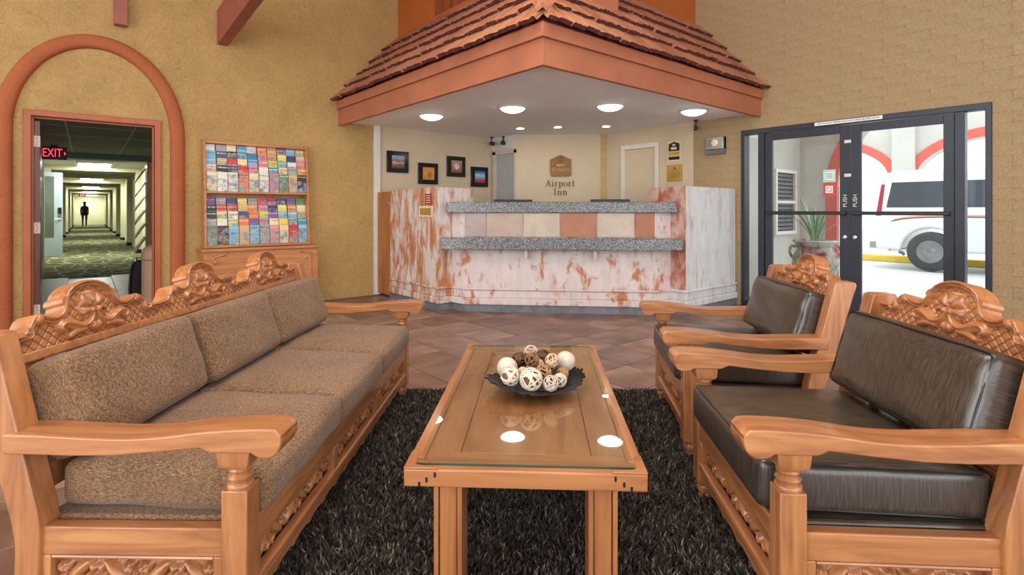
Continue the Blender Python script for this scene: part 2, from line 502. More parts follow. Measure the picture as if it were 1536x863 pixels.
if _far.v: tag(_far.build('brickwork', M['paint_brick'], wall_right), kind='stuff')
print('floor tiles', _n, 'bricks', _nb)

# pale wall covering behind the desk
struct('wall_reception_left', MB().prism_xz([(3.50, 0), (5.58, 0), (5.58, 2.42), (3.50, 2.42)], YL - 0.012, YL - 0.001), M['cream_wall'], 'pale textured wall behind the desk carrying four framed pictures', 'wall')
struct('wall_reception_right', yz([(4.0, 0), (5.56, 0), (5.56, 2.42), (4.0, 2.42)], XR - 0.012, XR - 0.001), M['cream_wall'], 'pale textured wall behind the desk with a closed door', 'wall')
struct('wall_reception_return', yz([(6.49, 0), (YL, 0), (YL, 2.42), (6.49, 2.42)], 5.575, 5.60), M['white_paint'], 'short pale return wall with a grey door', 'wall')
struct('wall_reception_back', MB().prism([(5.575, 6.49), (6.60, 5.525), (6.64, 5.57), (5.615, 6.53)], 'z', 0, 2.42), M['cream_wall'], 'pale textured wall carrying the hotel sign', 'wall')
struct('trim_1', B(3.43, 3.52, YL - 0.05, YL - 0.001, 0, 2.40), M['white_paint'], 'white corner trim between ochre and pale walls', 'trim', bevel=0.004)
struct('trim_2', MB().prism([(6.535, 5.575), (6.60, 5.51), (6.62, 5.55), (6.56, 5.60)], 'z', 1.0, 2.40), plain('tan_strip_paint', srgb(186, 150, 100), 0.6), 'narrow tan corner strip beside the hotel sign wall', 'trim')

# lobby ceiling far above
struct('ceiling', B(-5, XR + 0.2, -5, YL + 0.16, 5.0, 5.15), M['panel_wood'], 'dark timber ceiling high above the lobby', 'ceiling')

# terracotta arch moulding round the doorway
def sweep(path, wn, dep, seg=8):
    """half-round moulding on the wall, path in wall coordinates (x, z)"""
    P = np.array(path); n = len(P); vs_ = []; fs_ = []
    for i in range(n):
        t = P[min(i + 1, n - 1)] - P[max(i - 1, 0)]; t = t / np.linalg.norm(t); nn = np.array([t[1], -t[0]])
        for k in range(seg + 1):
            a = math.pi * k / seg
            q = P[i] + nn * wn * math.copysign(abs(math.cos(a)) ** 0.8, math.cos(a))
            vs_.append((q[0], YL + 0.002 - dep * math.sin(a) ** 0.7, q[1]))
    m = seg + 1
    for i in range(n - 1):
        for k in range(seg):
            fs_.append((i * m + k, (i + 1) * m + k, (i + 1) * m + k + 1, i * m + k + 1))
    fs_.append(tuple(range(m))); fs_.append(tuple((n - 1) * m + k for k in range(m))[::-1])
    return MB().add(vs_, fs_)
_p = [(-0.395, z) for z in np.linspace(0, 2.0, 9)[:-1]]
for a in np.linspace(math.pi, 0, 33):
    _p.append((0.325 + 0.72 * math.cos(a), 2.0 + 0.955 * math.sin(a)))
_p += [(1.045, z) for z in np.linspace(2.0, 0, 9)[1:]]
struct('trim_3', sweep(_p, 0.072, 0.07), M['terracotta'], 'rounded terracotta plaster arch around the corridor doorway', 'arch', smooth=50)
# orange door frame
struct('trim_4', MB().prism_xz([(-0.252, 0), (DX0, 0), (DX0, DZ), (DX1, DZ), (DX1, 0), (0.887, 0), (0.887, 2.19), (-0.252, 2.19)], YL - 0.03, YL + 0.17), M['trim_orange'],
       'burnt orange frame of the corridor doorway', 'door frame', bevel=0.006)
struct('trim_5', MB().prism_xz([(DX0, 0), (DX0 + 0.018, 0), (DX0 + 0.018, DZ - 0.018), (DX1 - 0.018, DZ - 0.018), (DX1 - 0.018, 0), (DX1, 0), (DX1, DZ), (DX0, DZ)], YL + 0.03, YL + 0.08), M['trim_orange'],
       'narrow inner stop strip of the doorway frame', 'door frame')
d1 = tag(thing('door_1', 'brown wooden door folded back into the corridor', 'door', (DX0 + 0.02, YL + 0.05, 0)), kind='structure')
B(0, 0.045, 0, 0.95, 0.01, 2.09).build('door_panel', M['door_wood'], d1, bevel=0.003)
for z in (1.885, 1.02, 0.20):
    hb = B(-0.004, 0.046, -0.004, 0.0, z - 0.055, z + 0.055).build('hinge', M['pink_white'], d1)
    for q in (-0.03, 0, 0.03):
        MB().lathe([(0.005, 0), (0.005, 0.002)], seg=8).build('screw', M['bronze'], hb, mtx=Matrix.Translation((0.02 + 0.008 * (q == 0), -0.004, z + q)) @ Matrix.Rotation(math.pi / 2, 4, 'X'))

# beams over the corridor wall
def beam(name, x0, x1, y0, y1, z0, z1, rise, label):
    mb = MB().prism([(y1, z0), (y0, z0 + rise), (y0, z1 + rise), (y1, z1)], 'x', x0, x1)
    o = tag(mb.build(name, M['beam'], bevel=0.006), label, 'beam', 'ceiling beams', 'structure')
    return o
beam('roof_beam', 1.445, 1.56, 4.2, YL, 3.155, 3.56, 0.22, 'red-brown roof beam rising from the corridor wall above the brochure rack')
beam('roof_beam', 0.463, 0.58, YL - 0.10, YL, 3.16, 4.2, 0.0, 'red-brown upright beam end above the arch')

# ------------------------------------------------------------------ corridor beyond the doorway
MC = Matrix.Rotation(math.radians(-1.9), 4, 'Z')
M['corr_wall'] = plain('pale_green_corridor_paint', srgb(206, 204, 174), 0.6, vary=0.03, scale=1)
M['corr_blue'] = plain('blue_grey_paint', srgb(150, 168, 176), 0.5, vary=0.04, scale=1)
M['corr_ceil'] = plain('corridor_ceiling_tile', srgb(176, 174, 164), 0.8, vary=0.05, scale=8)
M['corr_tile'] = plain('grey_corridor_tile', srgb(150, 156, 156), 0.35, vary=0.08, scale=3)
def carpet():
    t = NT('patterned_olive_carpet')
    v = t.coord((2.2, 1.25, 1))
    e = t.voronoi(v, 1.6, 'DISTANCE_TO_EDGE')
    n = t.noise(t.coord(), 60, 3)
    c = t.ramp(e, [(0.03, srgb(178, 178, 140)), (0.07, srgb(104, 104, 72))])
    t.col(t.mix(1.0, c, t.ramp(n, [(0.3, (0.7, 0.7, 0.7, 1)), (0.7, (1.1, 1.1, 1.1, 1))]), 'MULTIPLY'))
    return t.set(rough=0.95, spec=0.1)
M['carpet'] = carpet()
CL, CRT, CH, CEND = -0.85, 1.20, 2.36, 56.5
fc = struct('floor_corridor', B(-0.7, 1.3, YL + 0.02, 12.35, -0.1, -0.006), M['grout'], 'grey tiled threshold inside the corridor doorway', 'floor', mtx=MC)
_ct = MB().chamfer(-0.297, 0.297, -0.597, 0.597, -0.012, 0, 0.002).mesh('corridor_tile', M['corr_tile'])
for i in range(-1, 3):
    for j in range(4):
        o = link('corridor_tile', _ct, fc); o.matrix_local = MC @ Matrix.Translation((0.05 + i * 0.6, YL + 0.72 + j * 1.2 + (0.4 if i % 2 else 0), 0))
struct('floor_carpet', B(CL, CRT, 12.35, CEND, -0.1, 0.004), M['carpet'], 'olive patterned carpet running down the corridor', 'carpet', mtx=MC)
struct('wall_corridor_left', MB().prism([(-0.62, YL + 0.16), (-0.62, 13.3), (CL, 13.3), (CL, CEND), (CL - 0.2, CEND), (CL - 0.2, YL + 0.16)], 'z', 0, 2.6), M['corr_wall'], 'pale corridor wall on the open door side', 'wall', mtx=MC)
struct('wall_corridor_right', B(CRT, CRT + 0.2, YL + 0.16, CEND, 0, 2.6), M['corr_wall'], 'pale corridor wall on the waste bin side', 'wall', mtx=MC)
struct('wall_corridor_end', B(CL - 0.2, CRT + 0.2, CEND, CEND + 0.2, 0, 2.6), M['corr_wall'], 'pale wall closing the far end of the corridor', 'wall', mtx=MC)
cc = struct('ceiling_corridor', B(CL - 0.2, CRT + 0.2, YL + 0.16, CEND, CH, CH + 0.1), M['corr_ceil'], 'grey tile ceiling of the corridor', 'ceiling', mtx=MC)
for m_ in (-0.22, 0.54):
    B(m_ - 0.012, m_ + 0.012, YL + 0.17, 24, CH - 0.008, CH + 0.002).build('ceiling_bar', M['white_paint'], cc, mtx=MC)
for L in (8.4, 9.6, 10.8, 12.0):
    B(-0.6, CRT, L - 0.012, L + 0.012, CH - 0.007, CH + 0.002).build('ceiling_bar', M['white_paint'], cc, mtx=MC)
_k = 0
for L in [14.0 + 4.1 * k for k in range(10)]:
    mt = M['corr_blue'] if _k == 0 else M['corr_wall']
    pr = tag(MB().prism_xz([(CL, 0), (CL + 0.13, 0), (CL + 0.13, 2.24), (CRT - 0.13, 2.24), (CRT - 0.13, 0), (CRT, 0), (CRT, CH), (CL, CH)], L, L + 0.45).build('trim_%d' % (6 + _k), mt, mtx=MC),
             'pilaster and header frame %s down the corridor' % ['first', 'second', 'third', 'fourth', 'fifth', 'sixth', 'seventh', 'eighth', 'ninth', 'tenth'][_k], 'trim', kind='structure')
    for a, b in ((CL + 0.005, CL + 0.14), (CRT - 0.14, CRT - 0.005)):
        B(a, b, L - 0.01, L + 0.46, 0.005, 0.11).build('baseboard', M['black'], pr, mtx=MC)
    _k += 1
_ord = ['first', 'second', 'third', 'fourth', 'fifth', 'sixth', 'seventh', 'eighth', 'ninth', 'tenth']
for k in range(6):
    L = min(17.4 + 8.3 * k, 55.2)
    t_ = thing('ceiling_light_panel', '%s glowing fluorescent panel along the corridor ceiling' % _ord[k], 'ceiling light', tuple(MC @ Vector((0.16, L, CH))), math.radians(-1.9), 'corridor ceiling lights')
    MB().prism([(-0.36, -0.66), (0.36, -0.66), (0.36, 0.66), (-0.36, 0.66)], 'z', -0.02, -0.001).build('light_frame', M['white_paint'], t_)
    B(-0.32, 0.32, -0.62, 0.62, -0.026, -0.02).build('diffuser', M['tube_light'], t_)

# grey-blue door standing open in the corridor
d4 = tag(thing('door_2', 'blue-grey glazed door standing open along the corridor', 'door', tuple(MC @ Vector((-0.84, 17.9, 0))), math.radians(-1.9 + 18)), kind='structure')
MB().prism_xz([(0, 0.02), (0.38, 0.02), (0.38, 2.16), (0, 2.16)], 0, 0.045).build('door_panel', M['corr_blue'], d4)
B(0.02, 0.20, -0.006, 0.0, 0.5, 2.05).build('pane', plain('grey_door_glass', srgb(92, 98, 92), 0.1), d4)
B(0.29, 0.35, -0.02, 0.0, 0.93, 1.10).build('lock_plate', M['chrome'], d4)
MB().tube([(0.32, -0.01, 0.97), (0.32, -0.06, 0.97), (0.20, -0.06, 0.97)], 0.012).build('handle', M['chrome'], d4)
B(0.28, 0.35, -0.025, 0.0, 1.10, 1.26).build('card_reader', M['black'], d4)

def exit_sign(loc, label, w=0.32, rot=-1.9, arrow=True):
    t_ = thing('exit_sign', label, 'exit sign', loc, math.radians(rot), 'corridor exit signs')
    B(-w / 2, w / 2, 0, 0.05, -0.10, 0.10).build('housing', M['black'], t_, bevel=0.006)
    B(-0.05, 0.05, 0.01, 0.04, 0.10, 0.13).build('mount', M['black'], t_)
    text_mb('EXIT', 0.19, 0.002, stretch=0.62).build('lettering', M['exit_red'], t_, mtx=Matrix.Translation((-0.02 * arrow, -0.003, 0)) @ Matrix.Rotation(math.pi / 2, 4, 'X'))
    if arrow:
        MB().prism_xz([(0.125, -0.03), (0.15, 0), (0.125, 0.03)], -0.006, -0.001).build('arrow', M['exit_red'], t_)
exit_sign(tuple(MC @ Vector((-0.405, 11.2, 2.10))), 'red lettered exit sign hanging just inside the corridor')
exit_sign(tuple(MC @ Vector((-0.2, 43.0, 2.12))), 'small red exit sign far down the corridor', 0.36, arrow=False)

# waste bin, dark bag, leaflet stand
M['beige_bin'] = plain('beige_bin_enamel', srgb(222, 184, 150), 0.35, vary=0.02)
t_ = thing('waste_bin', 'beige cylindrical waste bin inside the doorway', 'waste bin', tuple(MC @ Vector((0.70, 8.3, 0))), 0)
MB().lathe([(0.15, 0), (0.155, 0.02), (0.155, 0.56), (0.15, 0.565)], seg=28).build('body', M['beige_bin'], t_, smooth=40)
MB().lathe([(0.157, 0.57), (0.157, 0.64), (0.14, 0.70), (0.10, 0.735), (0.05, 0.75), (0.001, 0.752)], seg=28).build('lid', M['beige_bin'], t_, smooth=50)
MB().lathe([(0.152, 0.56), (0.152, 0.575)], seg=28).build('seam_band', M['black'], t_)
t_ = thing('luggage_bag', 'black upright bag beside the beige waste bin', 'bag', tuple(MC @ Vector((0.56, 8.75, 0))), 0)
MB().prism_xz(catmull([(-0.1, 0.02), (0.1, 0.02), (0.11, 0.3), (0.08, 0.5), (0, 0.53), (-0.08, 0.5), (-0.11, 0.3)], 4, True), -0.12, 0.12).build('body', M['black'], t_, bevel=0.02)
MB().tube([(-0.04, 0, 0.5), (-0.035, 0, 0.56), (0.035, 0, 0.56), (0.04, 0, 0.5)], 0.008).build('handle', M['black'], t_)
def leaflet_mat():
    t = NT('printed_paper')
    oi = t.n('ShaderNodeObjectInfo')
    sep = t.n('ShaderNodeSeparateXYZ'); t.l(t.coord(kind='Generated'), sep.inputs[0])
    rnd_ = oi.outputs['Random']
    mp = t.n('ShaderNodeMapping'); t.l(t.co.outputs['Object'], mp.inputs[0])
    off = t.n('ShaderNodeCombineXYZ'); t.l(t.math('MULTIPLY', rnd_, 37.0), off.inputs[0]); t.l(t.math('MULTIPLY', rnd_, 91.0), off.inputs[2]); t.l(off.outputs[0], mp.inputs[1])
    q = t.n('ShaderNodeTexNoise'); q.inputs['Scale'].default_value = 16; q.inputs['Detail'].default_value = 3; t.l(mp.outputs[0], q.inputs['Vector'])
    hs = t.n('ShaderNodeHueSaturation'); hs.inputs['Saturation'].default_value = 1.5; hs.inputs['Value'].default_value = 0.75; t.l(q.outputs['Color'], hs.inputs['Color'])
    pic = t.mix(t.ramp(q.outputs['Fac'], [(0.40, (0, 0, 0, 1)), (0.60, (1, 1, 1, 1))]), hs.outputs[0], oi.outputs['Color'])
    pic = t.mix(t.math('MULTIPLY', t.ramp(t.noise(mp.outputs[0], 60, 2), [(0.52, (0, 0, 0, 1)), (0.66, (1, 1, 1, 1))]), 0.5), pic, srgb(34, 30, 30))
    # cover: coloured head band, title words, picture below
    head = t.math('GREATER_THAN', t.math('ADD', sep.outputs[2], t.math('MULTIPLY', t.math('SUBTRACT', rnd_, 0.5), 0.30)), 0.74)
    words_ = t.math('GREATER_THAN', t.noise(mp.outputs[0], 130, 1), 0.52)
    line = t.math('COMPARE', sep.outputs[2], 0.885); line.node.inputs[2].default_value = 0.035
    ink = t.ramp(t.math('FRACT', t.math('MULTIPLY', rnd_, 7.3)), [(0.0, srgb(240, 236, 226)), (0.35, srgb(150, 30, 40)), (0.55, srgb(30, 30, 40)), (0.75, srgb(236, 214, 90))], 'CONSTANT')
    hd_ = t.mix(t.math('MULTIPLY', words_, line), oi.outputs['Color'], ink)
    t.col(t.mix(head, pic, hd_))
    return t.set(rough=0.35)
M['print'] = leaflet_mat()
t_ = thing('leaflet_stand', 'tall wooden leaflet stand inside the corridor doorway', 'leaflet stand', tuple(MC @ Vector((0.62, 9.1, 0.6))), math.radians(-1.9))
B(0.04, 0.09, -0.2, 0.2, 0, 1.25).build('back_board', M['gate_wood'], t_)
B(0.03, 0.10, -0.23, -0.2, 0, 1.25).build('side_board', M['gate_wood'], t_)
for k in range(6):
    o = MB().obox((-0.04, 0, 0.12 + 0.19 * k), (0.012, 0.36, 0.24), Matrix.Rotation(math.radians(32), 3, 'Y')).build('leaflet', M['print'], t_)
    o.color = [srgb(150, 60, 40), srgb(60, 90, 60), srgb(120, 110, 90), srgb(160, 60, 50), srgb(70, 80, 110), srgb(130, 100, 70)][k]

# ------------------------------------------------------------------ a person walking far down the corridor
def person(loc, rotz):
    J = {'pelvis': (0, 0, 0.95), 'waist': (0, 0.0, 1.08), 'chest': (0, 0.0, 1.30), 'neck': (0, 0, 1.47), 'headb': (0, -0.01, 1.55), 'headt': (0, -0.02, 1.70),
         'hipl': (-0.10, 0, 0.90), 'kneel': (-0.11, -0.10, 0.50), 'ankl': (-0.11, -0.02, 0.09), 'toel': (-0.12, -0.17, 0.03),
         'hipr': (0.10, 0, 0.90), 'kneer': (0.10, 0.04, 0.50), 'ankr': (0.10, 0.20, 0.12), 'toer': (0.11, 0.10, 0.03),
         'shl': (-0.17, 0, 1.39), 'ell': (-0.20, 0.08, 1.12), 'wrl': (-0.19, 0.0, 0.88), 'hal': (-0.19, -0.02, 0.79),
         'shr': (0.17, 0, 1.39), 'elr': (0.20, 0.0, 1.12), 'wrr': (0.18, -0.14, 0.92), 'har': (0.18, -0.18, 0.84)}
    R = {'pelvis': 0.15, 'waist': 0.15, 'chest': 0.17, 'neck': 0.06, 'headb': 0.085, 'headt': 0.09, 'hipl': 0.095, 'kneel': 0.06, 'ankl': 0.042, 'toel': 0.04, 'hipr': 0.095, 'kneer': 0.06,
         'ankr': 0.042, 'toer': 0.04, 'shl': 0.075, 'ell': 0.05, 'wrl': 0.036, 'hal': 0.042, 'shr': 0.075, 'elr': 0.05, 'wrr': 0.036, 'har': 0.042}
    E_ = [('pelvis', 'waist'), ('waist', 'chest'), ('chest', 'neck'), ('neck', 'headb'), ('headb', 'headt'), ('pelvis', 'hipl'), ('hipl', 'kneel'), ('kneel', 'ankl'), ('ankl', 'toel'),
          ('pelvis', 'hipr'), ('hipr', 'kneer'), ('kneer', 'ankr'), ('ankr', 'toer'), ('chest', 'shl'), ('shl', 'ell'), ('ell', 'wrl'), ('wrl', 'hal'), ('chest', 'shr'), ('shr', 'elr'), ('elr', 'wrr'), ('wrr', 'har')]
    k = list(J); me = bpy.data.meshes.new('body')
    me.from_pydata([J[q] for q in k], [(k.index(a), k.index(b)) for a, b in E_], [])
    t_ = thing('person', 'person in dark clothing walking far down the corridor', 'person', loc, rotz)
    o = bpy.data.objects.new('body', me); COL.objects.link(o); o.parent = t_
    sk = o.modifiers.new('skin', 'SKIN'); sk.use_smooth_shade = True
    for i, q in enumerate(k): me.skin_vertices[0].data[i].radius = (R[q], R[q])
    me.skin_vertices[0].data[0].use_root = True
    o.modifiers.new('round', 'SUBSURF').render_levels = 1
    me.materials.append(plain('dark_clothing', srgb(46, 46, 42), 0.8))
    MB().lathe([(0.05, -0.06), (0.095, -0.01), (0.10, 0.04), (0.075, 0.085), (0.001, 0.10)], 0, 0, 14, 1.70).build('hair', M['black'], t_, smooth=60)
person(tuple(MC @ Vector((-0.11, 49.0, 0.004))), math.radians(-1.9 + 4))
# ------------------------------------------------------------------ tiled canopy over the desk
CX, CY = 2.923, 3.084
cp = thing('tiled_canopy', 'clay tiled hip canopy with terracotta fascia over the reception desk', 'canopy', (0, 0, 0))
MB().prism([(CX + 0.03, CY + 0.03), (XR, CY + 0.03), (XR, YL), (CX + 0.03, YL)], 'z', 2.398, 2.43).build('soffit', M['soffit'], cp)
B(CX, CX + 0.045, CY, YL, 2.345, 2.562).build('fascia_board', M['fascia'], cp, bevel=0.003)
B(CX + 0.045, XR, CY, CY + 0.045, 2.345, 2.562).build('fascia_board', M['fascia'], cp, bevel=0.003)
B(CX - 0.03, CX + 0.03, CY - 0.03, YL, 2.562, 2.675).build('crown_board', M['fascia'], cp, bevel=0.003)
B(CX + 0.03, XR, CY - 0.03, CY + 0.03, 2.562, 2.675).build('crown_board', M['fascia'], cp, bevel=0.003)
TH = math.radians(47.3); tc, ts = math.cos(TH), math.sin(TH)
RX0, RY0, RZ0 = CX - 0.05, CY - 0.05, 2.672      # eave line
RX1, RY1 = 3.822, 3.977
dz = math.tan(TH)
_h = RX1 - RX0
MB().add([(RX0 + .02, RY0 + .02, RZ0), (RX0 + .02, YL, RZ0), (RX1, YL, RZ0 + _h * dz - .02), (RX1, RY1, RZ0 + _h * dz - .02), (XR, RY0 + .02, RZ0), (XR, RY1, RZ0 + _h * dz - .02)],
         [(0, 3, 2, 1), (0, 4, 5, 3)]).build('roof_deck', M['beam'], cp)
random.seed(11)
def shake_mesh(w, L):
    """a clay shake: ridged top, thick ragged butt"""
    n = 7; xs = np.linspace(-w / 2, w / 2, n); vs_ = []; fs_ = []
    hz = [random.uniform(-0.004, 0.004) + 0.004 * (i % 2) for i in range(n)]
    by = [random.uniform(-0.012, 0.012) for i in range(n)]
    for i, x in enumerate(xs):
        vs_ += [(x, by[i], 0.060 + hz[i]), (x, L, 0.016 + hz[i] * 0.5), (x, by[i] + 0.010, 0.022), (x, L, 0.0)]
    for i in range(n - 1):
        a, b = i * 4, i * 4 + 4
        fs_ += [(a, b, b + 1, a + 1), (a, a + 2, b + 2, b), (a + 2, a + 3, b + 3, b + 2)]
    fs_ += [(0, 1, 3, 2), ((n - 1) * 4, (n - 1) * 4 + 2, (n - 1) * 4 + 3, (n - 1) * 4 + 1)]
    me_ = MB().add(vs_, fs_).mesh('roof_tile', M['roof_tile'])
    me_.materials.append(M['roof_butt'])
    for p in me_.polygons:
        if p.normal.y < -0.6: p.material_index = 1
    return me_
_sw = [0.17, 0.21, 0.25, 0.29]
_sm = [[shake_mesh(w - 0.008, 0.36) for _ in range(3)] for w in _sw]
EXPO = 0.272
_nt = 0
for side in (0, 1):
    for r in range(5):
        a = r * EXPO - 0.03
        h = max(0, a) * tc
        start = (RY0 if side == 0 else RX0) + h + 0.02
        end = YL if side == 0 else XR
        q = start
        while q < end - 0.02:
            k = random.randrange(4); w = min(_sw[k], max(end - q, 0.1))
            sc = w / _sw[k]
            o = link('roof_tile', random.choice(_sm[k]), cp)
            mid = q + w / 2
            if side == 0:
                org = Vector((RX0 + a * tc, mid, RZ0 + a * ts)); X = Vector((0, -1, 0)); Y = Vector((tc, 0, ts)); Z = Vector((-ts, 0, tc))
            else:
                org = Vector((mid, RY0 + a * tc, RZ0 + a * ts)); X = Vector((1, 0, 0)); Y = Vector((0, tc, ts)); Z = Vector((0, -ts, tc))
            org += Z * random.uniform(0.0, 0.010) + Y * random.uniform(-0.012, 0.012)
            m = Matrix.Identity(4)
            for i in range(3):
                m[i][0] = X[i] * sc; m[i][1] = Y[i]; m[i][2] = Z[i]; m[i][3] = org[i]
            o.matrix_local = m; _nt += 1
            q += w
print('roof tiles', _nt)
# hip caps
for k in range(4):
    h0 = k * 0.20 - 0.035; h1 = h0 + 0.27
    def hp(h, off, lift):
        x, y, z = RX0 + h, RY0 + h, RZ0 + h * dz + lift
        return (x + off[0], y + off[1], z)
    wv = 0.125
    vs_ = []
    for h, lf in ((h0, 0.125), (h1, 0.085)):
        for off, l2 in (((-0.0, wv * 1.3), -0.045), ((0, wv * 0.5), 0.018), ((0, 0), 0.035), ((wv * 0.5, 0), 0.018), ((wv * 1.3, 0), -0.045)):
            vs_.append(hp(h, off, lf + l2))
        for off, l2 in (((wv * 1.3, 0), -0.065), ((0.01, 0.01), 0.0), ((-0.0, wv * 1.3), -0.065)):
            vs_.append(hp(h, off, lf + l2))
    fs_ = [(i, (i + 1) % 8, 8 + (i + 1) % 8, 8 + i) for i in range(8)] + [tuple(range(8))[::-1], tuple(range(8, 16))]
    MB().add(vs_, fs_).build('hip_tile', M['roof_tile'], cp)
# orange shaft the canopy leans against
sl = struct('wall_shaft_left', B(RX1, RX1 + 0.1, RY1, YL, 3.55, 5.0), M['orange_paint'], 'burnt orange shaft wall above the canopy beside the ochre wall', 'wall')
struct('wall_shaft_right', B(RX1 + 0.1, XR, RY1, RY1 + 0.1, 3.55, 5.0), M['orange_paint'], 'burnt orange shaft wall above the canopy beside the block wall', 'wall')
for k in range(6):
    B(RX1 - 0.012, RX1, 6.093 - 0.2 * (k + 1) + 0.006, 6.093 - 0.2 * k - 0.006, 3.74, 5.0).build('board', M['panel_wood'], sl)
B(RX1 - 0.03, RX1, 4.85, 6.10, 3.70, 3.74).build('ledge', M['orange_paint'], sl)
tag(B(3.93, 4.33, 3.46, RY1, 3.18, 3.75).build('roof_beam', M['fascia'], bevel=0.004), 'orange beam end jutting out over the canopy tiles', 'beam', 'ceiling beams', 'structure')

# lamps in the soffit
def dome_lamp(x, y, label):
    t_ = thing('ceiling_lamp', label, 'ceiling lamp', (x, y, 2.398), 0, 'round lamps under the canopy')
    MB().lathe([(0.155, 0), (0.158, -0.012), (0.15, -0.022)], seg=32).build('rim', M['white_paint'], t_, smooth=50)
    MB().lathe([(0.001, -0.072), (0.05, -0.068), (0.095, -0.055), (0.128, -0.037), (0.145, -0.02), (0.145, -0.012)], seg=32).build('diffuser', M['lamp'], t_, smooth=60)
dome_lamp(3.60, 5.83, 'round opal lamp under the canopy above the four pictures')
dome_lamp(4.05, 4.78, 'round opal lamp under the canopy, second from the pictures')
dome_lamp(4.82, 3.97, 'round opal lamp under the canopy, second from the block wall')
dome_lamp(5.82, 3.52, 'round opal lamp under the canopy beside the block wall')
for (x, y), lb in zip([(5.17, 5.93), (5.50, 5.49), (5.98, 5.00)], ['toward the pictures', 'above the hotel sign', 'toward the closed white door']):
    t_ = thing('recessed_light', 'small bright recessed downlight in the soffit, ' + lb, 'downlight', (x, y, 2.398), 0, 'recessed downlights')
    MB().lathe([(0.075, 0), (0.075, -0.006), (0.055, -0.010)], seg=24).build('rim', M['white_paint'], t_, smooth=40)
    MB().lathe([(0.001, -0.014), (0.03, -0.013), (0.052, -0.010), (0.052, -0.004)], seg=20).build('lens', M['spot'], t_, smooth=60)

# ------------------------------------------------------------------ reception desk
dk = thing('reception_desk', 'whitewashed terracotta reception desk with two granite ledges', 'reception desk', (0, 0, 0))
front = [(3.66, 5.46), (3.695, 5.232), (5.215, 3.636), (5.46, 3.60)]
def offs(pts, d):
    """push the front line out of the desk by d"""
    n = len(pts); out = []
    for i, p in enumerate(pts):
        ns = []
        for a, b in ((i - 1, i), (i, i + 1)):
            if a < 0 or b >= n: continue
            t = Vector((pts[b][0] - pts[a][0], pts[b][1] - pts[a][1])).normalized(); ns.append(Vector((t.y, -t.x)))
        nn = ns[0] if len(ns) == 1 else (ns[0] + ns[1]) / (1 + ns[0].dot(ns[1]))
        out.append((p[0] + nn.x * d, p[1] + nn.y * d))
    return out
def strip(d0, d1, z0, z1):
    return MB().prism(offs(front, d1) + offs(front, d0)[::-1], 'z', z0, z1)
strip(-0.22, 0.0, 0.085, 1.17).build('front_panel', M['desk'], dk, bevel=0.003)
strip(-0.2, 0.012, 0.0, 0.085).build('kickboard', M['kick'], dk)
def moulding(z0, z1, d): return strip(0.0, d, z0, z1)
moulding(0.085, 0.165, 0.035).build('plinth_moulding', M['desk'], dk, bevel=0.012, seg=3)
moulding(0.165, 0.255, 0.015).build('plinth_moulding', M['desk'], dk, bevel=0.006)
moulding(0.255, 0.285, 0.035).build('plinth_moulding', M['desk'], dk, bevel=0.012, seg=3)
# the two tall wings
def wing(x0, x1, y0, y1, mat, mat_side, label, faces):
    w_ = MB().box(x0, x1, y0, y1, 0.085, 1.472).build('wing_panel', mat, dk, bevel=0.004)
    if mat_side: w_.data.materials.append(mat_side)
    for z0, z1, d in ((0.085, 0.165, 0.03), (0.165, 0.255, 0.012), (0.255, 0.285, 0.03)):
        B(x0 - d, x1, y0 - d, y1, z0, z1).build('plinth_moulding', mat_side or mat, w_, bevel=0.010, seg=3)
    B(x0 - 0.01, x1, y0 - 0.01, y1, 0, 0.085).build('kickboard', M['kick'], w_)
    w_['label'] = label
    return w_
wl = wing(3.47, 3.98, 5.46, 6.68, M['desk_wing'], None, 'tall wing worn through to terracotta', None)
wr = wing(5.46, 6.60, 3.40, 3.90, M['desk'], M['desk_white'], 'tall wing with a streaked white face', None)
for p in wr.data.polygons:
    if p.normal.y < -0.9: p.material_index = 1
wr.data.materials.append(M['desk_red'])
for p in wr.data.polygons:
    if p.normal.x < -0.9: p.material_index = 2
# tiles between the ledges
cuts = [(3.691, 5.236), (3.872, 5.045), (4.172, 4.731), (4.467, 4.421), (4.757, 4.116), (5.054, 3.805), (5.211, 3.641)]
_tc = [srgb(170, 150, 142), srgb(188, 162, 146), srgb(206, 186, 164), srgb(180, 118, 86), srgb(198, 178, 160), srgb(172, 106, 74)]
def tile_mat(k, c):
    t = NT('desk_tile_glaze_%d' % k)
    f = t.noise(t.coord(), 5, 5, 0.6)
    t.col(t.ramp(f, [(0.3, tuple(x * 0.82 for x in c[:3]) + (1,)), (0.7, tuple(min(1, x * 1.14) for x in c[:3]) + (1,))]))
    return t.set(rough=0.4)
for k in range(6):
    a, b = Vector(cuts[k]), Vector(cuts[k + 1]); L = (b - a).length; mid = (a + b) / 2; t = (b - a).normalized()
    fm = frame_mtx((mid.x + t.y * 0.0, mid.y, 1.025), (t.x, t.y, 0))
    MB().chamfer(-L / 2 + 0.004, L / 2 - 0.004, -0.14, 0.14, -0.002, 0.012, 0.003).build('tile', tile_mat(k, _tc[k]), dk, mtx=fm)
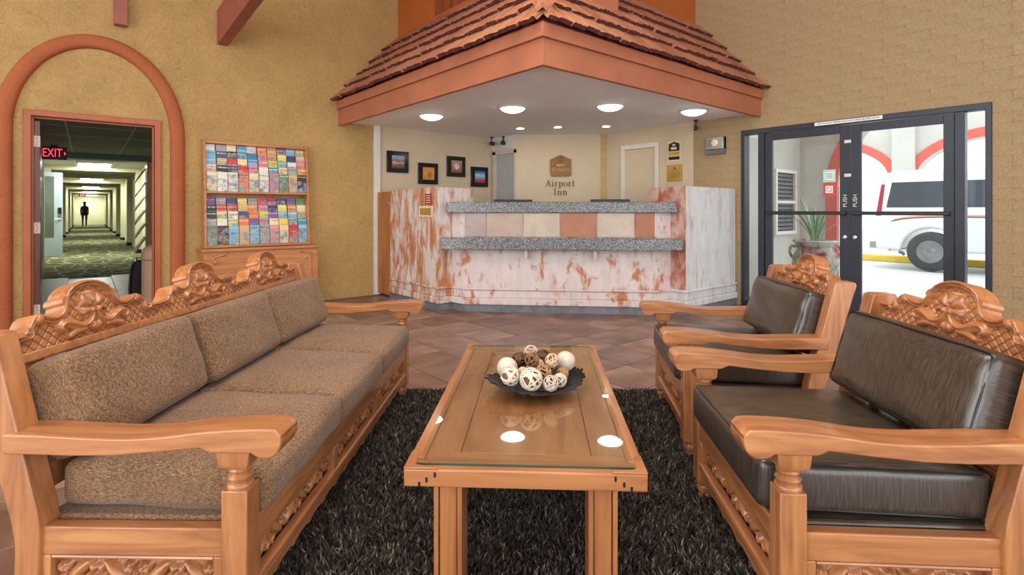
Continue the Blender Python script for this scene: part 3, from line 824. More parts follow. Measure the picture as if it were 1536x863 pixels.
# brackets under the lower ledge
for (x, y) in ((4.20, 4.70), (4.74, 4.13)):
    fm = frame_mtx((x, y, 0.70), (0.69, -0.724, 0))
    br = MB().prism([(-0.03, -0.07), (0.03, -0.07), (0.03, 0.06), (-0.03, 0.06)], 'z', 0.0, 0.022).build('bracket', M['pink_white'], dk, mtx=fm)
    MB().prism([(-0.014, -0.06), (0.014, -0.06), (0.014, 0.055), (-0.014, 0.055)], 'z', 0.022, 0.12).build('bracket_arm', M['desk_white'], br, mtx=fm)
B(3.475, 3.51, 6.69, 7.09, 0.03, 1.45).build('gate', M['gate_wood'], dk, bevel=0.004)
B(3.462, 3.476, 6.70, 6.90, 1.27, 1.31).build('gate_latch', M['chrome'], dk, bevel=0.003)

def ledge(name, d_out, d_in, z0, z1, ends, label):
    ln = [(3.705, 5.222), (5.215, 3.636)]
    t = Vector((ln[1][0] - ln[0][0], ln[1][1] - ln[0][1])).normalized(); n = Vector((t.y, -t.x))
    a = Vector(ln[0]) + n * d_out - t * ends[0]; b = Vector(ln[1]) + n * d_out + t * ends[1]
    pts = [a, b, b + t * ends[2] - n * ends[3], b + t * ends[2] - n * (d_out + d_in), a - t * 0.02 - n * (d_out + d_in)]
    o = MB().prism([(p.x, p.y) for p in pts], 'z', z0, z1).build(name, M['granite'], bevel=0.008, seg=3)
    return tag(o, label, 'counter', 'granite ledges of the desk')
ledge('granite_counter', 0.06, 0.26, 1.168, 1.292, (0.225, 0.06, 0.19, 0.08), 'upper speckled grey granite ledge on top of the desk')
ledge('granite_counter', 0.20, -0.02, 0.745, 0.878, (0.26, 0.02, 0.27, 0.10), 'lower speckled grey granite ledge halfway up the desk front')

# monitors standing behind the upper ledge
def monitor(c, t, label):
    t_ = thing('computer_monitor', label, 'monitor', (c[0], c[1], 0.80), math.atan2(t[1], t[0]), 'monitors behind the desk')
    B(-0.25, 0.25, -0.02, 0.02, 0.20, 0.535).build('screen_case', M['black'], t_, bevel=0.006)
    B(-0.03, 0.03, -0.01, 0.03, 0.03, 0.24).build('stand', M['black'], t_)
    MB().lathe([(0.11, 0), (0.11, 0.012), (0.03, 0.03)], seg=20).build('base', M['black'], t_)
    B(-0.235, 0.235, 0.02, 0.023, 0.22, 0.52).build('screen', M['black_gloss'], t_)
struct('reception_worktop', MB().prism([(3.99, 5.46), (3.99, 5.9), (4.2, 5.9), (5.9, 4.1), (5.9, 3.92), (5.46, 3.92), (5.40, 3.72), (3.86, 5.33)], 'z', 0.74, 0.785), M['granite'], 'granite work surface inside the reception desk', 'worktop')
monitor((4.53, 5.34), (0.377, -0.319), 'black monitor edge above the ledge, under the pictures')
monitor((5.40, 4.45), (0.346, -0.292), 'black monitor edge above the ledge, in front of the white door')

# door in the return wall and door in the entrance wall behind the desk
dd = tag(thing('door_3', 'plain grey door in the return wall behind the desk', 'door', (5.575, 6.75, 0)), kind='structure')
B(-0.012, 0.0, -0.235, 0.235, 0, 2.11).build('door_panel', M['grey_door'], dd)
for a, b in ((0.235, 0.31), (-0.262, -0.235)):
    B(-0.035, 0.0, a, b, 0, 2.16).build('door_frame', M['pink_white'], dd)
B(-0.035, 0.0, -0.262, 0.31, 2.11, 2.19).build('door_frame', M['pink_white'], dd)
dd = tag(thing('door_4', 'flush pale door with white frame beside the wall plaques', 'door', (XR - 0.012, 4.875, 0)), kind='structure')
B(-0.004, 0.0, -0.27, 0.27, 0, 2.11).build('door_panel', M['cream_wall'], dd)
for a, b in ((0.27, 0.335), (-0.325, -0.27)):
    B(-0.03, 0.0, a, b, 0, 2.11).build('door_frame', M['white_paint'], dd, bevel=0.004)
B(-0.03, 0.0, -0.325, 0.335, 2.11, 2.175).build('door_frame', M['white_paint'], dd, bevel=0.004)

# ------------------------------------------------------------------ glass entrance
BF = M['bronze_frame']
X0, X1 = XR - 0.03, XR + 0.10
fr = struct('trim_20', yz([(EY0, 0), (EY0 + 0.045, 0), (EY0 + 0.045, 2.14), (EY1 - 0.045, 2.14), (EY1 - 0.045, 0), (EY1, 0), (EY1, EZ), (EY0, EZ)], X0, X1), BF, 'dark bronze outer frame of the glass entrance', 'door frame', bevel=0.004)
for a, b in ((3.04, 3.113), (1.133, 1.21)):
    B(X0 + 0.01, X1, a, b, 0, 2.14).build('mullion', BF, fr, bevel=0.003)
def sidelight(name, a, b, label):
    w_ = tag(thing(name, label, 'window', (XR + 0.03, 0, 0)), kind='structure')
    B(-0.01, 0.01, a, b, 0.06, 2.14).build('pane', M['glass'], w_)
    B(-0.025, 0.025, a, b, 0, 0.06).build('sill', BF, w_)
sidelight('window_1', 3.113, 3.28, 'narrow sidelight of the entrance beside the desk')
sidelight('window_2', 0.986, 1.133, 'narrow sidelight of the entrance through which the van shows')
def leaf(name, y_h, y_m, label, meet):
    """one glazed leaf from hinge stile to meeting stile"""
    t_ = tag(thing(name, label, 'door', (XR + 0.02, 0, 0)), kind='structure')
    a, b = min(y_h, y_m), max(y_h, y_m)
    sh = 0.085; sm = 0.10
    ia, ib = (a + sm, b - sh) if meet == 'low' else (a + sh, b - sm)
    yz([(a, 0.012), (b, 0.012), (b, 2.13), (a, 2.13)], -0.02, 0.025)
    B(-0.022, 0.022, a, ia, 0.012, 2.13).build('stile', BF, t_, bevel=0.003)
    B(-0.022, 0.022, ib, b, 0.012, 2.13).build('stile', BF, t_, bevel=0.003)
    B(-0.022, 0.022, ia, ib, 0.012, 0.20).build('rail', BF, t_, bevel=0.003)
    B(-0.022, 0.022, ia, ib, 2.045, 2.13).build('rail', BF, t_, bevel=0.003)
    B(-0.004, 0.004, ia, ib, 0.20, 2.045).build('pane', M['glass'], t_)
    pb = MB().box(-0.075, -0.05, a + 0.03, b - 0.03, 1.145, 1.185).build('push_bar', M['black'], t_, bevel=0.006)
    for q in (a + 0.05, b - 0.05): B(-0.06, -0.02, q - 0.02, q + 0.02, 1.15, 1.18).build('bar_mount', M['black'], pb)
    q = a + 0.045 if meet == 'low' else b - 0.045
    MB().lathe([(0.022, 0), (0.022, 0.02), (0.012, 0.024)], seg=16).build('lock', M['chrome'], t_, mtx=Matrix.Translation((-0.022, q, 0.90)) @ Matrix.Rotation(-math.pi / 2, 4, 'Y'))
    tm = frame_mtx((-0.0235, q, 1.30), (0, -1, 0)) @ Matrix.Rotation(math.pi / 2, 4, 'Z')
    MB().prism([(-0.085, -0.024), (0.085, -0.024), (0.085, 0.024), (-0.085, 0.024)], 'z', 0, 0.001).build('push_sticker', M['black'], t_, mtx=tm)
    text_mb('PUSH', 0.058, 0.0006).build('push_lettering', M['white_paint'], t_, mtx=Matrix.Translation((-0.0015, 0, 0)) @ tm)
    return t_
lf = leaf('door_5', 3.035, 2.112, 'glass entrance leaf with stickers and the potted plant behind it', 'low')
rf = leaf('door_6', 1.215, 2.104, 'glass entrance leaf with the white van behind it', 'high')
for z in (1.95, 1.58):
    B(-0.026, -0.022, 2.10, 2.165, z - 0.017, z + 0.017).build('contact_plate', M['white_paint'], lf)
# printed things on the glass and header
def sheet(name, M4, w, h, mat, parent=None, th=0.002):
    return MB().prism([(-w / 2, -h / 2), (w / 2, -h / 2), (w / 2, h / 2), (-w / 2, h / 2)], 'z', 0, th).build(name, mat, parent, mtx=M4)
M['paper_white'] = plain('white_paper', srgb(236, 240, 238), 0.6, vary=0.02)
M['paper_mint'] = plain('mint_paper', srgb(178, 220, 204), 0.6, vary=0.03)
M['paper_red'] = plain('red_paper', srgb(200, 84, 74), 0.6, vary=0.03)
M['grey_ink'] = plain('grey_ink', srgb(96, 96, 98), 0.6)
hd = thing('door_notice', 'white lettered notice strip on the entrance header', 'notice', (0, 0, 0))
hm = frame_mtx((X0 - 0.001, 2.13, 2.172), (0, -1, 0))
sheet('strip', hm, 0.66, 0.038, M['paper_white'], hd)
text_mb('THIS DOOR MUST REMAIN UNLOCKED DURING BUSINESS HOURS', 0.026, 0.0006, stretch=0.78).build('lettering', M['black'], hd, mtx=Matrix.Translation((-0.003, 0, 0)) @ hm)
st = thing('window_sticker', 'mint and white notice sticker on the door glass', 'sticker', (0, 0, 0))
sm_ = frame_mtx((XR + 0.014, 2.322, 1.582), (0, -1, 0))
sheet('backing', sm_, 0.13, 0.14, M['paper_mint'], st); sheet('label', Matrix.Translation((-0.002, 0, 0)) @ sm_, 0.09, 0.085, M['paper_white'], st)
for k in range(4): sheet('text_line', Matrix.Translation((-0.004, 0, 0.025 - 0.016 * k)) @ sm_, 0.07, 0.006, M['grey_ink'], st, 0.0005)
st = thing('window_sticker', 'red sticker with a round no-smoking mark on the door glass', 'sticker', (0, 0, 0))
sm_ = frame_mtx((XR + 0.014, 2.322, 1.43), (0, -1, 0))
sheet('backing', sm_, 0.13, 0.15, M['paper_red'], st); sheet('label', Matrix.Translation((-0.002, 0, 0)) @ sm_, 0.075, 0.08, M['paper_white'], st)
ring = [(0.026 * math.cos(a), 0.026 * math.sin(a), 0.003) for a in np.linspace(0, 2 * math.pi, 20, endpoint=False)]
MB().tube(ring, 0.004, 5, True).build('ring', M['paper_red'], st, mtx=sm_)
MB().tube([(-0.018, 0.018, 0.003), (0.018, -0.018, 0.003)], 0.003, 5).build('slash', M['paper_red'], st, mtx=sm_)
# ------------------------------------------------------------------ carved seating
def dome(r, R, h): return np.where(r < R, h * np.sqrt(np.clip(1 - (r / R) ** 2, 0, 1)), -1.0)

def smooth01(x): x = np.clip(x, 0, 1); return x * x * (3 - 2 * x)

def relief(width, top, feats, ns, nt, thick, bottom=0.0):
    """carved board: front face is a height field under the outline top(s); closed behind"""
    s = np.linspace(-width / 2, width / 2, ns); h = top(s)
    T = np.linspace(0, 1, nt)
    Sg = np.repeat(s[:, None], nt, 1); Tg = bottom + (h[:, None] - bottom) * T[None, :]
    Z = feats(Sg, Tg, s, h)
    vs_ = []; fs_ = []
    for i in range(ns):
        for j in range(nt): vs_.append((Sg[i, j], Tg[i, j], Z[i, j]))
    for i in range(ns - 1):
        for j in range(nt - 1):
            a = i * nt + j; fs_.append((a, a + nt, a + nt + 1, a + 1))
    o = len(vs_)
    ring = [(i, 0) for i in range(ns)] + [(ns - 1, j) for j in range(1, nt)] + [(i, nt - 1) for i in range(ns - 2, -1, -1)] + [(0, j) for j in range(nt - 2, 0, -1)]
    for i, j in ring: vs_.append((Sg[i, j], Tg[i, j], -thick))
    n = len(ring)
    for k in range(n):
        k2 = (k + 1) % n
        fs_.append((ring[k][0] * nt + ring[k][1], o + k, o + k2, ring[k2][0] * nt + ring[k2][1]))
    fs_.append(tuple(o + k for k in range(n))[::-1])
    return MB().add(vs_, fs_)

def line_dist(S, T, path):
    P = np.array(path); best = np.full(S.shape, 9.0); along = np.zeros(S.shape); side = np.zeros(S.shape)
    for i in range(len(P) - 1):
        a, b = P[i], P[i + 1]; d = b - a; L2 = d @ d
        u = np.clip(((S - a[0]) * d[0] + (T - a[1]) * d[1]) / L2, 0, 1)
        dx = S - a[0] - u * d[0]; dy = T - a[1] - u * d[1]; r = np.hypot(dx, dy)
        m = r < best
        best = np.where(m, r, best); along = np.where(m, (i + u) / (len(P) - 1), along); side = np.where(m, np.sign(dx * d[1] - dy * d[0]) * r, side)
    return best, along, side

_cs = np.array([0, 0.06, 0.12, 0.2, 0.27, 0.31, 0.335, 0.36, 0.40, 0.46, 0.53, 0.60, 0.66, 0.71, 0.77, 0.84, 0.92, 1.0])
_ch = np.array([.186, .185, .181, .172, .157, .140, .119, .103, .092, .087, .091, .102, .106, .099, .076, .056, .053, .053])
def crest_mesh(w):
    def top(s): return np.interp(np.abs(s) / (w / 2), _cs, _ch)
    def feats(S, T, s, h):
        k = w / 0.64
        X = S / k
        c = 0.033
        d1 = np.abs(((X + T) / c) % 1 - 0.5); d2 = np.abs(((X - T) / c) % 1 - 0.5)
        g = 0.5 - np.maximum(d1, d2)
        Z = -0.013 + 0.010 * smooth01(g / 0.11)
        outl = list(zip(s / k, h))[::2]
        d, _, _ = line_dist(X, T, outl)
        rib = 0.013 * np.sqrt(np.clip(1 - ((d - 0.0055) / 0.0065) ** 2, 0, 1)) + 0.008 * np.sqrt(np.clip(1 - ((d - 0.0155) / 0.0035) ** 2, 0, 1))
        Z = np.where(d < 0.020, np.maximum(-0.008, rib), Z)
        for sg in (-1, 1):            # little scrolls on the shoulders
            r = np.hypot(X - sg * 0.207, T - 0.089)
            Z = np.maximum(Z, dome(r, 0.017, 0.018))
            r = np.hypot(X - sg * 0.255, T - 0.055)
            Z = np.maximum(Z, np.where(r < 0.022, 0.010 + 0.006 * np.cos(r / 0.022 * 9), -1))
        # shell
        ax, ay = X, T - 0.092
        r = np.hypot(ax, ay * 0.92); th = np.arctan2(ax, ay)
        fan = (np.abs(th) < 1.9) & (r < 0.056)
        sh = (0.009 + 0.012 * np.abs(np.cos(th * 3.3))) * np.sqrt(np.clip(1 - (r / 0.057) ** 4, 0, 1)) * smooth01(r / 0.02)
        Z = np.where(fan, np.maximum(Z, sh), Z)
        for sg in (-1, 1):
            r = np.hypot(X - sg * 0.014, T - 0.082)
            Z = np.maximum(Z, dome(r, 0.0135, 0.024))
        # acanthus leaves sweeping out from below the shell
        for sg in (-1, 1):
            path = catmull([(sg * 0.004, 0.080), (sg * 0.022, 0.050), (sg * 0.055, 0.036), (sg * 0.090, 0.050), (sg * 0.122, 0.060), (sg * 0.142, 0.048), (sg * 0.132, 0.034)], 5)
            d, al, sd = line_dist(X, T, path)
            wd = 0.004 + 0.0125 * np.sin(np.clip(al, 0, 1) * math.pi) ** 0.8
            z = (0.015 * np.sqrt(np.clip(1 - (d / wd) ** 2, 0, 1)) + 0.0035 * np.cos(sd / 0.0030)) 
            Z = np.where(d < wd, np.maximum(Z, z), Z)
            path = catmull([(sg * 0.05, 0.026), (sg * 0.085, 0.024), (sg * 0.11, 0.016)], 5)
            d, al, sd = line_dist(X, T, path)
            Z = np.maximum(Z, dome(d, 0.011, 0.013))
        for a in (-0.7, 0, 0.7):       # hanging bud
            bx, by = 0.016 * math.sin(a), 0.040 - 0.014 * math.cos(a)
            r = np.hypot(X - bx, (T - by) * 0.7)
            Z = np.maximum(Z, dome(r, 0.011, 0.015))
        return Z
    mb = relief(w, top, feats, 300, 110, 0.055)
    return mb.mesh('crest', M['wood_x'], smooth=75)

def carved_mesh(L, H):
    def feats(S, T, s, h):
        p = 0.105; n = max(1, round(L / p)); p = L / n
        u = ((S + L / 2) / p) % 1 - 0.5; X = u * p; Y = T - H / 2
        flip = np.where(np.floor((S + L / 2) / p) % 2 == 0, 1.0, -1.0); Y = Y * flip
        Z = np.full(S.shape, -0.010)
        ca, sa = math.cos(0.75), math.sin(0.75)
        a = X * ca + Y * sa; b = -X * sa + Y * ca
        r = (a / 0.042) ** 2 + (b / 0.017) ** 2
        Z = np.maximum(Z, np.where(r < 1, 0.016 * np.sqrt(np.clip(1 - r, 0, 1)) + 0.0025 * np.cos(b / 0.0042), -1))
        for cx, cy, rr in ((-0.034, 0.018, 0.017), (0.034, -0.018, 0.017)):
            r = np.hypot(X - cx, Y - cy)
            Z = np.maximum(Z, np.where(r < rr, 0.007 + 0.005 * np.cos(r / rr * 8), -1))
        for cx, cy in ((0.03, 0.026), (-0.03, -0.026), (0.044, 0.012), (-0.044, -0.012)):
            r = np.hypot(X - cx, Y - cy)
            Z = np.maximum(Z, dome(r, 0.010, 0.010))
        e = np.minimum(np.minimum(T, H - T), np.minimum(S + L / 2, L / 2 - S))
        return np.where(e < 0.004, -0.004, Z)
    return relief(L, lambda s: np.full(s.shape, H), feats, int(L / 0.004), 26, 0.016).mesh('carved_panel', M['wood_x'], smooth=75)

_arm_top = [(-0.745, 0.604), (-0.66, 0.603), (-0.54, 0.598), (-0.43, 0.595), (-0.33, 0.600), (-0.22, 0.614), (-0.12, 0.622), (-0.05, 0.624), (-0.015, 0.622)]
_arm_nose = [(0.0, 0.608), (0.001, 0.585), (-0.010, 0.560), (-0.032, 0.548), (-0.060, 0.550), (-0.075, 0.558)]
_arm_bot = [(-0.078, 0.560), (-0.185, 0.560), (-0.195, 0.563), (-0.215, 0.573), (-0.33, 0.561), (-0.45, 0.551), (-0.56, 0.549), (-0.745, 0.553)]
arm_prof = catmull(_arm_top, 4) + catmull(_arm_nose, 4) + _arm_bot

REC = math.atan2(0.125, 0.50)          # recline of the back
def back_mtx(x, z, y):
    """frame on the reclined back: local x across the seat, y up the back, z towards the sitter"""
    up = Vector((-math.sin(REC), 0, math.cos(REC)))
    return frame_mtx((x, y, z), (0, 1, 0), up)

def scallop(L, z0, z1, n):
    pts = [(-L / 2, z1), (L / 2, z1)]
    q = []
    for k in range(n * 8 + 1):
        u = k / (n * 8); s = -L / 2 + L * u
        edge = min(u, 1 - u) * L
        a = abs(math.sin(u * n * math.pi))
        q.append((s, z0 + (0.030 if edge > 0.10 else 0.030 * edge / 0.10) + 0.012 * (a ** 0.6)))
    return pts + q[::-1]

def build_seat(name, label, cat, loc, rotz, Wd, npan, deck_mat, group=None):
    t_ = thing(name, label, cat, loc, rotz, group)
    wx, wy, wz = M['wood_x'], M['wood_y'], M['wood_z']
    yo = Wd / 2
    for sg in (-1, 1):
        ya, yb = sorted((sg * (yo - 0.108), sg * yo))
        MB().prism_xz(arm_prof, ya, yb).build('arm', wx, t_, bevel=0.011, seg=3)
        la, lb = sorted((sg * (yo - 0.088), sg * (yo - 0.018)))
        lc = (la + lb) / 2
        lg = B(-0.168, -0.098, la, lb, 0.088, 0.452).build('leg', wz, t_, bevel=0.004)
        MB().lathe([(0.018, 0), (0.026, 0.006), (0.030, 0.020), (0.022, 0.032), (0.019, 0.038), (0.026, 0.046), (0.031, 0.060), (0.026, 0.074), (0.024, 0.078), (0.032, 0.082), (0.033, 0.090)], -0.133, lc, 20).build('turned_foot', wz, lg, smooth=50)
        MB().lathe([(0.033, 0.448), (0.036, 0.456), (0.034, 0.464), (0.028, 0.468), (0.031, 0.474), (0.034, 0.480), (0.030, 0.486), (0.026, 0.490), (0.029, 0.495), (0.031, 0.500), (0.028, 0.505), (0.034, 0.512)], -0.133, lc, 20).build('baluster', wz, lg, smooth=50)
        MB().add([(-0.162, lc - 0.029, 0.506), (-0.104, lc - 0.029, 0.506), (-0.104, lc + 0.029, 0.506), (-0.162, lc + 0.029, 0.506),
                  (-0.174, lc - 0.041, 0.522), (-0.092, lc - 0.041, 0.522), (-0.092, lc + 0.041, 0.522), (-0.174, lc + 0.041, 0.522),
                  (-0.178, lc - 0.043, 0.562), (-0.088, lc - 0.043, 0.562), (-0.088, lc + 0.043, 0.562), (-0.178, lc + 0.043, 0.562)],
                 [(3, 2, 1, 0), (8, 9, 10, 11)] + [(i + 4 * r, (i + 1) % 4 + 4 * r, (i + 1) % 4 + 4 + 4 * r, i + 4 + 4 * r) for r in (0, 1) for i in range(4)]).build('capital', wz, lg, bevel=0.003)
        MB().prism_xz([(-0.735, 0), (-0.668, 0), (-0.660, 0.34), (-0.668, 0.39), (-0.785, 0.858), (-0.800, 0.864), (-0.872, 0.864), (-0.880, 0.850), (-0.738, 0.36), (-0.728, 0.30)], la, lb).build('leg', wz, t_, bevel=0.004)
        # side: rail, carved panel in a moulded frame, lower rail
        ra, rb = sorted((sg * (yo - 0.068), sg * (yo - 0.030)))
        B(-0.668, -0.168, ra, rb, 0.268, 0.345).build('side_rail', wx, t_, bevel=0.004)
        B(-0.668, -0.168, ra, rb, 0.098, 0.150).build('side_rail', wx, t_, bevel=0.004)
        for a, b in ((-0.668, -0.640), (-0.196, -0.168)): B(a, b, ra, rb, 0.150, 0.268).build('side_stile', wz, t_, bevel=0.003)
        sm_ = frame_mtx((-0.418, sg * (yo - 0.056), 0.154), (1, 0, 0) if sg < 0 else (-1, 0, 0))
        o = link('carved_panel', carved_side, t_); o.matrix_local = sm_
        mo = sg * (yo - 0.036)
        for z in (0.156, 0.262): MB().tube([(-0.638, mo, z), (-0.198, mo, z)], 0.005, 6).build('bead', wx, t_)
    yi = yo - 0.088
    # front: top rail, stiles, carved panels, moulded lower rail, scalloped apron
    B(-0.135, -0.105, -yi, yi, 0.262, 0.345).build('front_rail', wy, t_, bevel=0.005)
    B(-0.135, -0.100, -yi, yi, 0.150, 0.180).build('lower_rail', wy, t_, bevel=0.008, seg=3)
    MB().prism(scallop(2 * yi, 0.078, 0.152, 5 * npan), 'x', -0.132, -0.108).build('apron', wy, t_, bevel=0.003)
    pw = 2 * yi / npan
    for k in range(npan + 1):
        c = -yi + k * pw
        a, b = max(-yi, c - 0.022), min(yi, c + 0.022)
        B(-0.133, -0.104, a, b, 0.178, 0.264).build('stile', wz, t_, bevel=0.003)
    for k in range(npan):
        c = -yi + (k + 0.5) * pw
        o = link('carved_panel', carved_front[npan], t_); o.matrix_local = frame_mtx((-0.136, c, 0.180), (0, 1, 0))
    # seat deck
    B(-0.70, -0.136, -yi - 0.01, yi + 0.01, 0.29, 0.350).build('seat_deck', deck_mat, t_, bevel=0.01)
    # back: rails, slats and the carved crest
    ym = yo - 0.088
    bm = back_mtx(-0.700, 0.345, 0)
    MB().box(-ym, ym, 0.06, 0.13, -0.028, 0.0).build('back_rail', wx, t_, bevel=0.004, mtx=bm)
    MB().box(-ym, ym, 0.422, 0.452, -0.040, 0.004).build('back_rail', wx, t_, bevel=0.005, mtx=bm)
    ns = 4 * npan
    for k in range(ns):
        c = -ym + (k + 0.5) * 2 * ym / ns
        MB().box(c - 0.035, c + 0.035, 0.13, 0.422, -0.024, -0.008).build('back_slat', wz, t_, bevel=0.003, mtx=bm)
    cw = 2 * ym / npan
    for k in range(npan):
        c = -ym + (k + 0.5) * cw
        o = link('crest', crests[npan], t_); o.matrix_local = bm @ Matrix.Translation((c, 0.450, -0.002))
        for q in (-1, 1):
            kk = cw / 0.64
            sc = link('scroll', crest_scroll, o); sc.matrix_local = Matrix.Translation((q * 0.103 * kk, 0.128, 0)) @ Matrix.Diagonal((q, 1, 1, 1))
    return t_

SOFA_W, CHAIR_W = 2.07, 0.875
crest_scroll = MB().prism(catmull([(-0.012, 0.014), (0.002, 0.012), (0.011, 0.004), (0.012, -0.006), (0.005, -0.011), (-0.003, -0.006), (-0.007, -0.014), (-0.014, -0.014)], 4, True), 'z', -0.056, 0.009).mesh('scroll', M['wood_x'], smooth=40)
carved_side = carved_mesh(0.444, 0.108)
carved_front = {3: carved_mesh((SOFA_W - 0.176) / 3 - 0.044, 0.082), 1: carved_mesh(CHAIR_W - 0.176 - 0.044, 0.082)}
crests = {3: crest_mesh((SOFA_W - 0.176) / 3), 1: crest_mesh(CHAIR_W - 0.176)}

def cushion_mb(L, D, Hh, r, puff, seed=0, n=14, sag=0.0):
    """soft box, L across (y), D deep (x), Hh thick (z), rounded and puffed"""
    rnd = random.Random(seed)
    def axis(h):
        inner = h - r
        e = [-h + r * (1 - math.cos(a)) for a in np.linspace(0, math.pi / 2, 5)]
        mid = list(np.linspace(-inner, inner, n))[1:-1]
        return e[:-1] + [-inner] + mid + [inner] + [-q for q in e[:-1]][::-1]
    hx, hy, hz = D / 2, L / 2, Hh / 2
    ax, ay, az = axis(hx), axis(hy), axis(hz)
    idx = {}; vs_ = []; fs_ = []
    ph = [rnd.uniform(0, 6.28) for _ in range(6)]
    def vert(x, y, z):
        k = (round(x, 6), round(y, 6), round(z, 6))
        if k in idx: return idx[k]
        q = Vector((max(-hx + r, min(hx - r, x)), max(-hy + r, min(hy - r, y)), max(-hz + r, min(hz - r, z))))
        d = Vector((x, y, z)) - q
        p = q + d.normalized() * r if d.length > 1e-9 else q
        u, v, w = x / hx, y / hy, z / hz
        p.z += puff * (1 - u ** 4) * (1 - v ** 4) * (w if abs(w) < 1 else math.copysign(1, w))
        p.x += 0.35 * puff * (1 - v ** 4) * (1 - w * w) * math.copysign(abs(u) ** 3, u)
        p.y += 0.25 * puff * (1 - u ** 4) * (1 - w * w) * math.copysign(abs(v) ** 3, v)
        wv = 0.10 * puff * (math.sin(u * 4 + ph[0]) + math.sin(v * 5 + ph[1]) + math.sin((u + v) * 7 + ph[2]))
        p.z += wv * abs(w)
        idx[k] = len(vs_); vs_.append(p); return idx[k]
    def face(A, Bb, f, flip):
        for i in range(len(A) - 1):
            for j in range(len(Bb) - 1):
                q = [vert(*f(A[i], Bb[j])), vert(*f(A[i + 1], Bb[j])), vert(*f(A[i + 1], Bb[j + 1])), vert(*f(A[i], Bb[j + 1]))]
                fs_.append(tuple(q[::-1] if flip else q))
    face(ax, ay, lambda a, b: (a, b, hz), False); face(ax, ay, lambda a, b: (a, b, -hz), True)
    face(ay, az, lambda a, b: (hx, a, b), False); face(ay, az, lambda a, b: (-hx, a, b), True)
    face(ax, az, lambda a, b: (a, -hy, b), False); face(ax, az, lambda a, b: (a, hy, b), True)
    return MB().add(vs_, fs_)

def cushion(name, label, group, base, local, L, D, Hh, r, puff, mat, tilt=0.0, yawd=0.0, seed=0, seam=None):
    """a loose cushion laid on a seat: local place and tilt in the seat's own frame"""
    loc, rotz = base
    Mw = Matrix.Translation(loc) @ Matrix.Rotation(rotz, 4, 'Z') @ Matrix.Translation(local) @ Matrix.Rotation(math.radians(yawd), 4, 'Z') @ Matrix.Rotation(tilt, 4, 'Y')
    o = cushion_mb(L, D, Hh, r, puff, seed).build(name, mat, smooth=60)
    o.matrix_world = Mw
    tag(o, label, 'cushion', group)
    if seam:
        o.data.materials.append(M['leather'])
        for p in o.data.polygons:
            if abs(p.normal.z) < 0.4: p.material_index = 1
        for sg in (-1, 1):
            hx, hy = D / 2 - r * 0.28, L / 2 - r * 0.28; z = sg * (Hh / 2 - r * 0.28)
            ring = []
            for i in range(48):
                a = 2 * math.pi * i / 48
                ex, ey = math.copysign(abs(math.cos(a)) ** 0.08, math.cos(a)), math.copysign(abs(math.sin(a)) ** 0.08, math.sin(a))
                u, v = ex * hx / (D / 2), ey * hy / (L / 2)
                ring.append((ex * hx * 1.0, ey * hy * 1.0, z + sg * puff * max(0, 1 - u ** 4) * max(0, 1 - v ** 4)))
            MB().tube(ring, 0.0032, 5, True).build('seam', seam, o, smooth=60)
    return o

def seat_base(xc, yc, deg): return (W(xc, yc, 0), math.radians(deg) - YAW)

# sofa
sofa = seat_base(-0.585, 2.445, -1.2)
build_seat('carved_sofa', 'long carved wooden sofa with tweed cushions beside the coffee table', 'sofa', sofa[0], sofa[1], SOFA_W, 3, M['tweed'])
pw = (SOFA_W - 0.19) / 3
where = ['at the end near the reception desk', 'in the middle of the sofa', 'at the end away from the reception desk']
for k in range(3):
    c = (1 - k) * pw
    cushion('seat_cushion', 'brown tweed seat cushion ' + where[k], 'tweed sofa cushions', sofa, (-0.378, c, 0.416), pw - 0.012, 0.60, 0.125, 0.030, 0.016, M['tweed'], math.radians(1.5), 0, 10 + k)
    cushion('back_cushion', 'brown tweed back cushion ' + where[k], 'tweed sofa cushions', sofa, (-0.698, c, 0.632), pw - 0.028, 0.288, 0.15, 0.030, 0.014, M['tweed'], math.radians(90) - REC - 0.05 - math.pi, (-1.5, 1.0, 2.0)[k], 20 + k)

# armchairs
chairs = [('near', seat_base(0.635, 1.845, 176.5), 'carved armchair with dark vinyl cushions beside the coffee table, away from the desk', 'on the armchair away from the desk'),
          ('far', seat_base(0.765, 3.0, 174.0), 'carved armchair with dark vinyl cushions closer to the reception desk', 'on the armchair closer to the desk')]
for i, (nm, bs, lb, wh) in enumerate(chairs):
    build_seat('carved_armchair', lb, 'armchair', bs[0], bs[1], CHAIR_W, 1, M['leather_seat'], 'carved armchairs')
    cw = CHAIR_W - 0.19
    cushion('seat_cushion', 'dark brown vinyl seat cushion ' + wh, 'vinyl armchair cushions', bs, (-0.385, 0, 0.424), cw, 0.62, 0.13, 0.020, 0.018, M['leather_seat'], math.radians(-1.5), 0, 30 + i, M['black'])
    cushion('back_cushion', 'dark brown vinyl back cushion ' + wh, 'vinyl armchair cushions', bs, (-0.716, 0.0, 0.649), cw - 0.02, 0.296, 0.14, 0.026, 0.024, M['leather_seat'], math.radians(90) - REC - 0.06 - math.pi, 2.0, 40 + i, M['black'])

